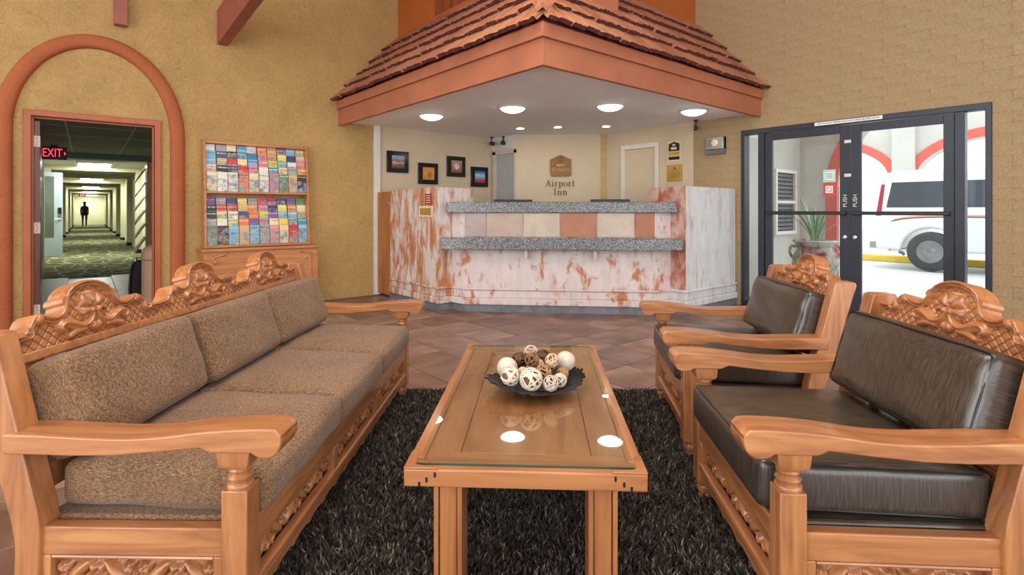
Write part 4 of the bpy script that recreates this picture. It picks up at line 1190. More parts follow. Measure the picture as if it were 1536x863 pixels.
# ------------------------------------------------------------------ coffee table
tb = thing('coffee_table', 'wooden coffee table with an inset glass top on the dark rug', 'coffee table', W(0.07, 2.232), math.radians(-2.8) - YAW)
TW, TL, TZ = 0.69, 1.425, 0.46
hx, hy = TW / 2, TL / 2
for sg in (-1, 1):
    a, b = sorted((sg * hy, sg * (hy - 0.075)))
    B(-hx + 0.0, hx, a, b, TZ - 0.05, TZ).build('end_board', M['table_wood_x'], tb, bevel=0.004)
    a, b = sorted((sg * hx, sg * (hx - 0.045)))
    B(a, b, -hy + 0.076, hy - 0.076, TZ - 0.05, TZ).build('side_board', M['table_wood'], tb, bevel=0.004)
    for s2 in (-1, 1):   # keyed corner joints
        for k, (u, z) in enumerate(((0.045, 0.008), (0.066, 0.021), (0.090, 0.036))):
            x = s2 * (hx - u)
            B(x - 0.003, x + 0.003, sg * hy - 0.0015, sg * hy + 0.0015, TZ - 0.05 + z - 0.007, TZ - 0.05 + z + 0.007).build('joint_key', M['black'], tb)
        cc_ = MB().prism([(s2 * hx, sg * hy), (s2 * (hx - 0.10), sg * hy), (s2 * (hx - 0.085), sg * (hy - 0.012)), (s2 * (hx - 0.030), sg * (hy - 0.02)), (s2 * (hx - 0.022), sg * (hy - 0.10)), (s2 * hx, sg * (hy - 0.11))], 'z', TZ - 0.002, TZ + 0.006)
        cc_.build('corner_plate', M['table_wood_x'], tb, bevel=0.002)
ix, iy = hx - 0.045, hy - 0.075
for a, b in ((-ix, -ix + 0.10), (-ix + 0.102, ix - 0.102), (ix - 0.10, ix)):
    B(a, b, -iy + 0.052, iy - 0.052, TZ - 0.03, TZ - 0.006).build('top_plank', M['table_wood'], tb, bevel=0.0012, seg=1)
for a, b in ((-iy, -iy + 0.05), (iy - 0.05, iy)):
    B(-ix, ix, a, b, TZ - 0.03, TZ - 0.006).build('top_plank', M['table_wood_x'], tb, bevel=0.0012, seg=1)
g_ = B(-hx + 0.032, hx - 0.032, -hy + 0.028, hy - 0.028, TZ + 0.0005, TZ + 0.0065).build('glass_top', M['table_glass'], tb)
for a in (-1, 1):
    B(-hx + 0.032, hx - 0.032, a * (hy - 0.028) - 0.0006, a * (hy - 0.028) + 0.0006, TZ + 0.0005, TZ + 0.0062).build('glass_edge', M['glass_edge'], g_)
for sx in (-1, 1):
    for sy in (-1, 1):
        cx, cy = sx * (hx - 0.118), sy * (hy - 0.115)
        lg = B(cx - 0.026, cx + 0.026, cy - 0.055, cy + 0.055, 0.0, TZ - 0.05).build('leg', M['table_wood_z'], tb, bevel=0.003)
        for q in (-1, 1):
            a, b = sorted((cx + q * 0.028, cx + q * 0.042))
            B(a, b, cy - 0.062, cy + 0.062, 0.0, TZ - 0.05).build('leg_facing', M['table_wood_z'], lg, bevel=0.002)
for sg in (-1, 1):
    x1 = hx - 0.165
    st_ = [(-x1, TZ - 0.05), (x1, TZ - 0.05), (x1, TZ - 0.068), (x1 - 0.055, TZ - 0.068), (x1 - 0.06, TZ - 0.062), (x1 - 0.085, TZ - 0.062), (x1 - 0.09, TZ - 0.055), (-x1 + 0.09, TZ - 0.055), (-x1 + 0.085, TZ - 0.062), (-x1 + 0.06, TZ - 0.062), (-x1 + 0.055, TZ - 0.068), (-x1, TZ - 0.068)]
    MB().prism_xz(st_, sg * (hy - 0.10) - 0.012, sg * (hy - 0.10) + 0.012).build('apron', M['table_wood_x'], tb)

# ------------------------------------------------------------------ slatted platter with woven balls
PL = W(0.097, 2.205, TZ + 0.0065)
pt = thing('slatted_platter', 'black oval slatted platter holding woven balls on the coffee table', 'platter', PL, -YAW + math.radians(24))
M['platter'] = plain('black_lacquer', srgb(26, 24, 24), 0.25)
MB().lathe([(0.055, 0), (0.058, 0.004), (0.05, 0.011), (0.075, 0.015)], seg=24).build('foot', M['platter'], pt, smooth=40)
ns = 15
for k in range(ns):
    v = -0.145 + 0.29 * k / (ns - 1)
    hl = 0.205 * math.sqrt(max(0.05, 1 - (v / 0.165) ** 2)) * (1.0 + 0.03 * math.sin(k * 2.3))
    pth = []
    for u in np.linspace(-1, 1, 11):
        pth.append((u * hl, v + 0.10 * u * u * v * 0.5, 0.015 + 0.042 * (u * hl / 0.205) ** 2 + 0.010 * (v / 0.15) ** 2))
    vs_ = []; fs_ = []
    for (x, y, z) in pth: vs_ += [(x, y - 0.0055, z), (x, y + 0.0055, z), (x, y + 0.0055, z + 0.006), (x, y - 0.0055, z + 0.006)]
    for i in range(10):
        for q in range(4): fs_.append((i * 4 + q, (i + 1) * 4 + q, (i + 1) * 4 + (q + 1) % 4, i * 4 + (q + 1) % 4))
    fs_ += [(0, 1, 2, 3), (43, 42, 41, 40)]
    MB().add(vs_, fs_).build('slat', M['platter'], pt)
for x in (-0.11, 0.11):
    MB().tube([(x, y, 0.024 + 0.010 * (y / 0.15) ** 2 - 0.004) for y in np.linspace(-0.13, 0.13, 9)], 0.004, 6).build('cross_rib', M['platter'], pt)
MB().lathe([(0.001, 0.016), (0.08, 0.018), (0.11, 0.026), (0.112, 0.029), (0.08, 0.022), (0.001, 0.020)], seg=28).build('tray', M['platter'], pt, smooth=50)

M['ball_white'] = plain('white_reed', srgb(212, 199, 178), 0.6, vary=0.08, scale=40)
M['ball_cream'] = plain('cream_reed', srgb(206, 180, 142), 0.6, vary=0.08, scale=40)
M['ball_tan'] = plain('tan_vine', srgb(176, 132, 86), 0.6, vary=0.12, scale=40)
M['ball_brown'] = plain('brown_vine', srgb(104, 66, 42), 0.6, vary=0.15, scale=40)
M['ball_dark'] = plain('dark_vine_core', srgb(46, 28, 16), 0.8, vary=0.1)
M['ball_grey'] = plain('grey_twig', srgb(196, 182, 166), 0.6, vary=0.1, scale=40)
def woven_ball(p, r, mat, core, label, rings, tube, seed, inner=0.86):
    rnd = random.Random(seed)
    t_ = thing('woven_ball', label, 'decorative ball', p, 0, 'woven balls in the platter')
    MB().lathe([(max(0.0005, r * inner * math.sin(a)), -r * inner * math.cos(a)) for a in np.linspace(0, math.pi, 13)], 0, 0, 20).build('core', core, t_, smooth=80)
    mb = MB()
    for k in range(rings):
        ax = Vector((rnd.gauss(0, 1), rnd.gauss(0, 1), rnd.gauss(0, 1))).normalized()
        u = ax.orthogonal().normalized(); v = ax.cross(u); off = rnd.uniform(-0.45, 0.45) * r
        rr = math.sqrt((r * 0.97) ** 2 - off ** 2) - tube
        mb.tube([ax * off + (u * math.cos(a) + v * math.sin(a)) * rr * (1 + 0.02 * math.sin(3 * a + k)) for a in np.linspace(0, 2 * math.pi, 26, endpoint=False)], tube, 5, True)
    tag(mb.build('strands', mat, t_, smooth=80), kind='stuff')
    return t_
_bw, _bc, _bt, _bb, _bd, _bg2 = (M[k] for k in ('ball_white', 'ball_cream', 'ball_tan', 'ball_brown', 'ball_dark', 'ball_grey'))
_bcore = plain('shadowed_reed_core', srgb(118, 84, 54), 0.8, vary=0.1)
_bt2 = plain('reddish_brown_vine', srgb(138, 92, 60), 0.6, vary=0.15, scale=40)
# (right, ahead, height), radius, strands, core, rings, strand size, label
_balls = [
    ((-0.017, 2.23, 0.548), .044, _bw, _bw, 6, .0024, 'smooth white ball behind the lattice ball, on the sofa side', .965),
    ((-0.004, 2.12, 0.528), .041, _bw, _bcore, 9, .0060, 'white lattice ball of broad strips at the front', .80),
    ((0.077, 2.09, 0.530), .046, _bw, _bcore, 15, .0036, 'large white reed ball front and centre in the platter', .74),
    ((0.146, 2.09, 0.514), .032, _bg2, _bd, 14, .0026, 'small grey twig ball beside the large white reed ball', .70),
    ((0.187, 2.13, 0.523), .029, _bw, _bcore, 13, .0028, 'small pale ball at the armchair side of the front row', .82),
    ((0.036, 2.29, 0.562), .038, _bb, _bd, 16, .0030, 'dark brown vine ball behind the smooth white ball', .70),
    ((0.080, 2.33, 0.578), .034, _bg2, _bt, 22, .0022, 'grey-tan twig ball at the very back of the pile', .74),
    ((0.129, 2.29, 0.572), .035, _bb, _bd, 16, .0030, 'dark brown vine ball at the back beside the grey-tan one', .70),
    ((0.082, 2.20, 0.588), .031, _bt2, _bd, 15, .0028, 'brown vine ball on top in the middle of the pile', .74),
    ((0.160, 2.19, 0.584), .030, _bc, _bcore, 14, .0024, 'small cream twig ball resting on top of the pile', .82),
    ((0.226, 2.28, 0.560), .043, _bw, _bw, 6, .0024, 'smooth white ball at the back on the armchair side', .965),
    ((0.204, 2.20, 0.526), .030, _bt, _bd, 14, .0028, 'tan vine ball below the smooth white ball, armchair side', .72),
    ((0.128, 2.16, 0.551), .034, _bt, _bd, 14, .0030, 'tan vine ball just behind the large white reed ball', .72),
    ((0.044, 2.17, 0.542), .026, _bc, _bc, 8, .0018, 'plain cream ball wedged behind the lattice ball', .96),
    ((0.112, 2.24, 0.556), .027, _bc, _bc, 8, .0020, 'cream ball half hidden under the brown vine balls', .94),
]
pos = [Vector(W(*b[0])) for b in _balls]
for it in range(60):      # let the balls push each other apart until they only touch
    for i in range(len(pos)):
        for j in range(i):
            d = pos[i] - pos[j]; ov = _balls[i][1] + _balls[j][1] - d.length
            if ov > 0.0005:
                d = d.normalized() * ov * 0.25; pos[i] += d; pos[j] -= d
    for i in range(len(pos)):      # and rest on the platter
        q = Matrix.Rotation(-(-YAW + math.radians(24)), 3, 'Z') @ (pos[i] - Vector(PL))
        pos[i].z = max(pos[i].z, PL[2] + 0.022 + 0.040 * (q.x / 0.205) ** 2 + 0.010 * (q.y / 0.15) ** 2 + _balls[i][1])
for i, (p0, r, mat, core, rings, tube, lb, inner) in enumerate(_balls):
    woven_ball(tuple(pos[i]), r, mat, core, lb, rings, tube, 100 + i, inner)

# ------------------------------------------------------------------ shag rug
def shag():
    t = NT('charcoal_shag_yarn')
    a = t.n('ShaderNodeVertexColor'); a.layer_name = 'shade'
    t.l(a.outputs[0], t.b.inputs['Base Color'])
    return t.set(rough=0.7, spec=0.35)
M['shag'] = shag()
RX, RXb, RYa, RYb = -0.86, 1.02, 0.9, 3.52
rg = thing('shag_rug', 'charcoal shag rug under the coffee table', 'rug', (0, 0, 0))
c4 = [W(RX, RYa)[:2], W(RXb, RYa)[:2], W(RXb, RYb)[:2], W(RX, RYb)[:2]]
MB().prism(c4, 'z', 0.0005, 0.010).build('backing', plain('rug_backing', srgb(30, 27, 25), 0.9), rg)
rs = np.random.RandomState(4)
sp = 0.0062
gx, gy = np.meshgrid(np.arange(RX, RXb, sp), np.arange(RYa, RYb, sp))
n = gx.size
bx = gx.ravel() + rs.uniform(-.5, .5, n) * sp; by = gy.ravel() + rs.uniform(-.5, .5, n) * sp
f1 = np.sin(bx * 23 + 3 * np.sin(by * 17)) + np.sin(by * 29 + 2.5 * np.sin(bx * 19)) 
dirn = f1 * 1.8 + rs.uniform(-2.0, 2.0, n)
ln = rs.uniform(0.022, 0.038, n); lean = rs.uniform(0.2, 0.7, n)
dx, dy = np.cos(dirn), np.sin(dirn)
pa = rs.uniform(0, 2 * np.pi, n); wx_, wy_ = np.cos(pa), np.sin(pa); w0 = rs.uniform(0.0022, 0.0038, n)
def P3(t, zf, lf, wf):
    x = bx + dx * ln * lean * lf; y = by + dy * ln * lean * lf; z = 0.009 + ln * zf
    return np.stack([x - wx_ * w0 * wf, y - wy_ * w0 * wf, z], 1), np.stack([x + wx_ * w0 * wf, y + wy_ * w0 * wf, z], 1)
a0, a1 = P3(0, 0, 0, 1); b0, b1 = P3(1, .62, .35, 1); t0, _t = P3(2, .95, 1.0, 0)
V = np.stack([a0, a1, b1, b0, t0], 1).reshape(-1, 3)
cY, sY = math.cos(YAW), math.sin(YAW)
V = np.stack([V[:, 0] * cY + V[:, 1] * sY, -V[:, 0] * sY + V[:, 1] * cY, V[:, 2]], 1)
base = (np.arange(n) * 5)[:, None]
me = bpy.data.meshes.new('pile')
me.vertices.add(n * 5); me.vertices.foreach_set('co', V.astype(np.float32).ravel())
me.loops.add(n * 7); me.polygons.add(n * 2)
me.loops.foreach_set('vertex_index', (base + np.array([[0, 1, 2, 3, 3, 2, 4]])).astype(np.int32).ravel())
me.polygons.foreach_set('loop_start', (np.arange(n)[:, None] * 7 + np.array([[0, 4]])).astype(np.int32).ravel())
me.polygons.foreach_set('loop_total', np.tile([4, 3], n).astype(np.int32))
me.update()
shade = rs.choice(4, n, p=[.45, .3, .17, .08])
pal = np.array([srgb(52, 46, 41), srgb(76, 67, 58), srgb(104, 92, 79), srgb(142, 129, 113)], np.float32)
ca = me.color_attributes.new('shade', 'FLOAT_COLOR', 'POINT')
ca.data.foreach_set('color', np.repeat(pal[shade], 5, 0).ravel())
me.materials.append(M['shag'])
tag(link('pile', me, rg), kind='stuff')
# ------------------------------------------------------------------ brochure rack
rk = thing('brochure_rack', 'wooden wall rack of brochures standing on a cupboard', 'brochure rack', (0, YL, 0))
RXa, RXb2 = 1.305, 2.445
w_ = M['rack_wood']
def side(x0, x1):
    return MB().prism([(-0.012, 0.76), (-0.20, 0.76), (-0.185, 0.95), (-0.17, 1.38), (-0.15, 1.5), (-0.13, 1.90), (-0.11, 1.98), (-0.09, 2.03), (-0.012, 2.03)], 'x', x0, x1)
side(RXa - 0.022, RXa).build('side_board', w_, rk, bevel=0.003)
side(RXb2, RXb2 + 0.022).build('side_board', w_, rk, bevel=0.003)
B(RXa, RXb2, -0.02, -0.008, 0.76, 2.0).build('back_board', M['gate_wood'], rk)
B(RXa, RXb2, -0.10, -0.012, 1.975, 2.005).build('top_rail', w_, rk, bevel=0.003)
B(RXa, RXb2, -0.172, -0.02, 1.392, 1.416).build('shelf', w_, rk, bevel=0.003)
B(RXa, RXb2, -0.195, -0.02, 0.762, 0.790).build('shelf', w_, rk, bevel=0.003)
for z0, dp in ((1.416, 0.165), (0.790, 0.190)):
    for k in range(4):
        B(RXa + 0.002, RXb2 - 0.002, -dp + 0.030 + 0.026 * k, -dp + 0.034 + 0.026 * k, z0, z0 + 0.075 + 0.082 * (k + 1)).build('tier_board', w_, rk)
_cols = [('white', (232, 222, 206)), ('teal', (52, 140, 158)), ('sky blue', (120, 178, 208)), ('orange', (224, 132, 62)), ('red', (206, 62, 54)), ('pink', (222, 128, 138)), ('yellow', (228, 206, 88)),
         ('dark', (48, 44, 46)), ('navy', (58, 70, 120)), ('green', (98, 138, 86)), ('tan', (206, 172, 128)), ('purple', (128, 88, 146)), ('grey', (164, 160, 160)), ('cream', (232, 208, 160))]
_up = [[0, 12, 13, 2, 0, 3, 10, 11, 2, 10], [2, 8, 7, 1, 1, 5, 3, 6, 8, 10], [2, 10, 4, 13, 2, 5, 6, 2, 0, 5], [13, 7, 8, 4, 5, 0, 1, 13, 12, 3], [13, 0, 0, 3, 13, 0, 5, 9, 10, 7]]
_lo = [[11, 12, 8, 6, 12, 4, 4, 8, 11, 9], [7, 4, 4, 10, 3, 5, 8, 6, 3, 13], [7, 6, 0, 8, 3, 6, 11, 2, 2, 10], [12, 0, 13, 3, 11, 5, 0, 6, 12, 1], [9, 7, 2, 10, 2, 12, 5, 13, 4, 2]]
_br = MB().box(-0.052, 0.052, -0.006, 0.006, 0, 0.225).mesh('brochure', M['print'])
_ordc = ['first', 'second', 'third', 'fourth', 'fifth', 'sixth', 'seventh', 'eighth', 'ninth', 'tenth']
_tier = ['back', 'second', 'third', 'fourth', 'front']
random.seed(3)
for sec, tab, z0, dp in (('upper', _up, 1.416, 0.165), ('lower', _lo, 0.790, 0.190)):
    for tr in range(5):
        k = 4 - tr
        for c_ in range(10):
            x = RXa + (c_ + 0.5) * (RXb2 - RXa) / 10
            nm, rgb = _cols[tab[tr][c_]]
            o = bpy.data.objects.new('brochure', _br); COL.objects.link(o)
            y = YL - dp + 0.020 + 0.026 * k
            o.location = (x + random.uniform(-0.003, 0.003), y, z0 + 0.002 + 0.082 * k + random.uniform(-0.006, 0.004))
            if k == 0: o.location.z = z0 + 0.0005
            o.rotation_euler = (math.radians(-2.0), random.uniform(-0.02, 0.02), 0)
            o.color = srgb(*[min(255, max(0, q + random.randint(-12, 12))) for q in rgb])
            tag(o, '%s brochure, %s section of wall rack, %s tier, %s column from the arch' % (nm, sec, _tier[tr], _ordc[c_]), 'brochure', 'brochures in the wall rack')
cb = thing('cupboard', 'low wooden cupboard under the brochure rack', 'cupboard', (0, YL, 0))
c0, c1 = 1.255, 2.53
B(c0, c1, -0.30, -0.005, 0.02, 0.725).build('body', w_, cb, bevel=0.004)
B(c0 - 0.02, c1 + 0.02, -0.325, -0.005, 0.725, 0.757).build('top', w_, cb, bevel=0.005, seg=3)
B(c0 + 0.03, c1 - 0.03, -0.29, -0.02, 0.0, 0.02).build('plinth', M['black'], cb)
dr = B(c0 + 0.08, c1 - 0.08, -0.318, -0.300, 0.08, 0.665).build('door', w_, cb, bevel=0.006)
for x in (c0 + 0.11, c1 - 0.16):
    MB().lathe([(0.007, 0), (0.007, 0.014), (0.017, 0.018), (0.019, 0.027), (0.012, 0.034), (0.001, 0.036)], seg=16).build('knob', w_, dr, smooth=50, mtx=Matrix.Translation((x, -0.318, 0.612)) @ Matrix.Rotation(math.pi / 2, 4, 'X'))
for sg, x in ((1, c0 + 0.09), (-1, c1 - 0.09)):
    MB().tube(catmull([(x, -0.31, 0.60), (x + sg * 0.012, -0.316, 0.655), (x + sg * 0.07, -0.316, 0.675), (x + sg * 0.13, -0.314, 0.70)], 5), 0.012, 8).build('corner_scroll', w_, cb, smooth=60)

# ------------------------------------------------------------------ framed pictures
def picture(x0, x1, z0, z1, stops, label, blob=None, scale=6):
    t_ = thing('framed_picture', label, 'picture', ((x0 + x1) / 2, YL - 0.012, (z0 + z1) / 2), 0, 'framed pictures behind the desk')
    hw, hh = (x1 - x0) / 2, (z1 - z0) / 2
    MB().prism_xz([(-hw, -hh), (hw, -hh), (hw, hh), (-hw, hh)], -0.030, 0).build('frame', M['black_gloss'], t_, bevel=0.004)
    a = 0.62
    MB().prism_xz([(-hw * a, -hh * a), (hw * a, -hh * a), (hw * a, hh * a), (-hw * a, hh * a)], -0.0315, -0.028).build('mat_edge', M['black'], t_)
    m = NT('picture_print')
    v = m.coord()
    sp_ = m.n('ShaderNodeSeparateXYZ'); m.l(v, sp_.inputs[0])
    nz = m.noise(v, scale * 4, 4, 0.6, 0.8)
    f = m.math('ADD', m.math('ADD', m.math('MULTIPLY', sp_.outputs[2], 1 / (2 * hh * a)), 0.5), m.math('MULTIPLY', m.math('SUBTRACT', nz, 0.5), 0.45))
    c = m.ramp(f, stops)
    if blob:
        bx_, bz_, br_, bc_ = blob
        d = m.math('ADD', m.math('POWER', m.math('SUBTRACT', sp_.outputs[0], bx_), 2.0), m.math('POWER', m.math('SUBTRACT', sp_.outputs[2], bz_), 2.0))
        d = m.math('ADD', d, m.math('MULTIPLY', m.math('SUBTRACT', nz, 0.5), br_ * br_ * 1.6))
        c = m.mix(m.ramp(d, [(br_ * br_ * 0.8, (1, 1, 1, 1)), (br_ * br_, (0, 0, 0, 1))]), c, bc_)
    m.col(c); m.set(rough=0.25)
    b = 0.585
    MB().prism_xz([(-hw * b, -hh * b), (hw * b, -hh * b), (hw * b, hh * b), (-hw * b, hh * b)], -0.0335, -0.0315).build('print', m.m, t_)
picture(3.629, 3.975, 1.744, 2.056, [(0.0, srgb(70, 60, 66)), (0.3, srgb(120, 96, 90)), (0.42, srgb(232, 160, 110)), (0.55, srgb(96, 96, 116)), (0.8, srgb(150, 160, 186))], 'black framed dusk landscape beside the white corner trim')
picture(4.145, 4.485, 1.592, 1.912, [(0.0, srgb(200, 130, 50)), (0.5, srgb(226, 150, 70)), (1.0, srgb(214, 130, 60))], 'black framed amber picture, lower of the first two', (0.02, -0.02, 0.032, srgb(120, 120, 70)))
picture(4.657, 5.0, 1.725, 2.046, [(0.0, srgb(130, 90, 78)), (0.5, srgb(150, 116, 100)), (1.0, srgb(168, 140, 124))], 'black framed rosy picture with a pale round centre', (0.0, 0.0, 0.055, srgb(226, 206, 186)))
picture(5.118, 5.459, 1.577, 1.903, [(0.0, srgb(150, 40, 30)), (0.28, srgb(206, 70, 44)), (0.36, srgb(90, 150, 190)), (0.62, srgb(170, 206, 224)), (0.85, srgb(50, 110, 170))], 'black framed picture of red rocks and blue sky nearest the grey door')

# ------------------------------------------------------------------ hotel sign and letters
DW = Vector((1.025, -0.965, 0)).normalized()
def dmx(s, z, out=0.0):
    n = DW.cross(Vector((0, 0, 1)))
    o = Vector((5.575, 6.49, 0)) + DW * s + n * out
    return frame_mtx((o.x, o.y, z), DW)
def badge(w, h, c=0.03):
    """five-sided badge with a peaked top and rounded foot"""
    return catmull([(-w / 2, -h / 2 + c), (-w / 2 + c * 0.3, -h / 2 + c * 0.3), (-w / 2 + c, -h / 2)], 3) + catmull([(w / 2 - c, -h / 2), (w / 2 - c * 0.3, -h / 2 + c * 0.3), (w / 2, -h / 2 + c)], 3) + [(w / 2, h / 2 - h * 0.24), (w / 2 - 0.006, h / 2 - h * 0.205), (0.01, h / 2 - 0.004), (0, h / 2), (-0.01, h / 2 - 0.004), (-w / 2 + 0.006, h / 2 - h * 0.205), (-w / 2, h / 2 - h * 0.24)]
def crown(s):
    return [(-s, -s * 0.5), (-s * 1.05, s * 0.55), (-s * 0.45, s * 0.0), (0, s * 0.95), (s * 0.45, s * 0.0), (s * 1.05, s * 0.55), (s, -s * 0.5)]
sg_ = thing('hotel_sign', 'bronze peaked hotel badge with raised lettering on the pale wall', 'sign', (0, 0, 0))
m_ = dmx(0.700, 1.900)
MB().prism(badge(0.325, 0.335), 'z', 0.0, 0.030).build('plate', M['bronze'], sg_, bevel=0.004, mtx=m_)
T = lambda x, y, z: Matrix.Translation((x, y, z))
MB().prism(crown(0.040), 'z', 0.030, 0.036).build('crown', M['brown_ink'], sg_, mtx=m_ @ T(0, 0.095, 0))
text_mb('BEST', 0.052, 0.003, stretch=1.15).build('lettering', M['cream_ink'], sg_, mtx=m_ @ T(0, 0.002, 0.031))
text_mb('Western', 0.088, 0.003, stretch=0.92).build('lettering', M['orange_ink'], sg_, mtx=m_ @ T(0, -0.062, 0.031))
# serif letters, drawn stroke by stroke (cap height 1)
def bar(mb, x0, y0, x1, y1, w):
    d = Vector((x1 - x0, y1 - y0)).normalized() * 1; n_ = Vector((-d.y, d.x)) * w / 2
    mb.prism([(x0 + n_.x, y0 + n_.y), (x0 - n_.x, y0 - n_.y), (x1 - n_.x, y1 - n_.y), (x1 + n_.x, y1 + n_.y)], 'z', 0, 0.10)
def arc(mb, cx, cy, rx, ry, a0, a1, w0, w1, n=12):
    A = np.linspace(math.radians(a0), math.radians(a1), n)
    o = []; i_ = []
    for k, a in enumerate(A):
        w = w0 + (w1 - w0) * abs(math.cos(a))
        o.append((cx + (rx + w / 2) * math.cos(a), cy + (ry + w / 4) * math.sin(a))); i_.append((cx + (rx - w / 2) * math.cos(a), cy + (ry - w / 4) * math.sin(a)))
    for k in range(n - 1): mb.prism([o[k], o[k + 1], i_[k + 1], i_[k]], 'z', 0, 0.10)
def glyph(ch):
    m = MB(); S = 0.15; t = 0.055
    if ch == 'A':
        bar(m, 0.12, 0, 0.42, 1, t); bar(m, 0.42, 1, 0.74, 0, S); bar(m, 0.22, 0.35, 0.64, 0.35, t); bar(m, 0.0, 0.02, 0.26, 0.02, t); bar(m, 0.58, 0.02, 0.90, 0.02, t); return m, 0.92
    if ch == 'i':
        bar(m, 0.20, 0, 0.20, 0.66, S); bar(m, 0.05, 0.02, 0.36, 0.02, t); bar(m, 0.07, 0.64, 0.20, 0.64, t); arc(m, 0.19, 0.88, 0.045, 0.045, 0, 360, 0.09, 0.09); return m, 0.42
    if ch == 'r':
        bar(m, 0.20, 0, 0.20, 0.66, S); bar(m, 0.05, 0.02, 0.38, 0.02, t); bar(m, 0.07, 0.64, 0.20, 0.64, t); arc(m, 0.42, 0.46, 0.16, 0.17, 40, 170, 0.06, 0.12); return m, 0.60
    if ch == 'p':
        bar(m, 0.20, -0.28, 0.20, 0.66, S); bar(m, 0.05, -0.27, 0.36, -0.27, t); bar(m, 0.07, 0.64, 0.20, 0.64, t); arc(m, 0.38, 0.33, 0.22, 0.31, -110, 110, 0.06, 0.16); return m, 0.74
    if ch == 'o':
        arc(m, 0.34, 0.33, 0.24, 0.31, 0, 360, 0.06, 0.16, 22); return m, 0.70
    if ch == 't':
        bar(m, 0.20, 0.12, 0.20, 0.90, S); bar(m, 0.04, 0.64, 0.42, 0.64, t); arc(m, 0.33, 0.14, 0.13, 0.13, 180, 310, 0.06, 0.14); return m, 0.48
    if ch == 'I':
        bar(m, 0.22, 0, 0.22, 1, S); bar(m, 0.04, 0.02, 0.40, 0.02, t); bar(m, 0.04, 0.98, 0.40, 0.98, t); return m, 0.50
    if ch == 'n':
        bar(m, 0.20, 0, 0.20, 0.66, S); bar(m, 0.05, 0.02, 0.35, 0.02, t); bar(m, 0.07, 0.64, 0.20, 0.64, t); arc(m, 0.40, 0.42, 0.19, 0.22, 0, 150, 0.06, 0.15); bar(m, 0.59, 0, 0.59, 0.44, S); bar(m, 0.45, 0.02, 0.74, 0.02, t); return m, 0.80
for word, s_mid, zb, size in (('Airport', 0.695, 1.572, 0.105), ('Inn', 0.700, 1.435, 0.105)):
    gl = [glyph(c) for c in word]; tot = sum(g[1] for g in gl) * size; x = s_mid - tot / 2
    wt = thing('wall_lettering', 'brown serif letters %s on the pale wall under the badge' % ('spelling Airport' if word == 'Airport' else 'spelling Inn'), 'lettering', (0, 0, 0), 0, 'brown wall letters')
    for g, adv in gl:
        g.build('letter', M['brown_ink'], wt, mtx=dmx(x, zb) @ Matrix.Diagonal((size, size, size, 1)))
        x += adv * size

# ------------------------------------------------------------------ small wall plaques beside the white door
pm = lambda y, z, out=0.013: frame_mtx((XR - out, y, z), (0, -1, 0))
pq = thing('award_plaque', 'small black peaked badge plaque above two gold strips', 'plaque', (0, 0, 0))
sheet('backing', pm(4.295, 2.02), 0.20, 0.29, M['cream_ink'], pq, 0.004)
MB().prism(badge(0.17, 0.13, 0.012), 'z', 0.004, 0.010).build('badge', M['black'], pq, mtx=pm(4.295, 2.09))
MB().prism(crown(0.022), 'z', 0.010, 0.013).build('crown', M['cream_ink'], pq, mtx=pm(4.295, 2.11))
sheet('badge_band', pm(4.295, 2.062, 0.0235), 0.09, 0.034, M['cream_ink'], pq)
sheet('gold_strip', pm(4.295, 1.99, 0.0175), 0.17, 0.05, M['gold'], pq)
sheet('black_strip', pm(4.295, 1.925, 0.0175), 0.17, 0.045, M['black'], pq)
cz = thing('certificate_plaque', 'square gold certificate plaque below the black badge', 'plaque', (0, 0, 0))
sheet('plate', pm(4.287, 1.715), 0.245, 0.235, M['gold'], cz, 0.006)
MB().prism(badge(0.03, 0.03, 0.004), 'z', 0.006, 0.008).build('emblem', M['brown_ink'], cz, mtx=pm(4.287, 1.785))
for k, wv in enumerate((0.10, 0.15, 0.16, 0.12)):
    sheet('text_line', pm(4.287, 1.75 - 0.03 * k, 0.0195), wv, 0.006, M['bronze'], cz, 0.0006)

# emergency light box on the block wall
eb = thing('emergency_light', 'metal and grey emergency light box on the block wall', 'emergency light', (0, 0, 0))
em = lambda y, z, out: frame_mtx((XR - 0.002 - out, y, z), (0, -1, 0))
MB().prism([(-0.135, -0.11), (0.135, -0.11), (0.135, 0.11), (-0.135, 0.11)], 'z', 0, 0.05).build('housing', M['kick'], eb, bevel=0.004, mtx=em(3.67, 2.04, 0))
MB().prism([(-0.105, -0.05), (0.135, -0.05), (0.135, 0.11), (-0.105, 0.11)], 'z', 0.0, 0.085).build('lamp_head', M['chrome'], eb, bevel=0.004, mtx=em(3.67, 2.04, 0))
MB().lathe([(0.045, 0), (0.045, 0.006), (0.03, 0.012), (0.001, 0.014)], seg=20).build('lens', plain('warm_lens', srgb(236, 220, 180), 0.2), eb, smooth=50, mtx=em(3.65, 2.075, 0.085))
for k in range(4): sheet('grille_slot', em(3.75 - 0.018 * k, 2.07, 0.0855), 0.007, 0.09, M['kick'], eb, 0.001)

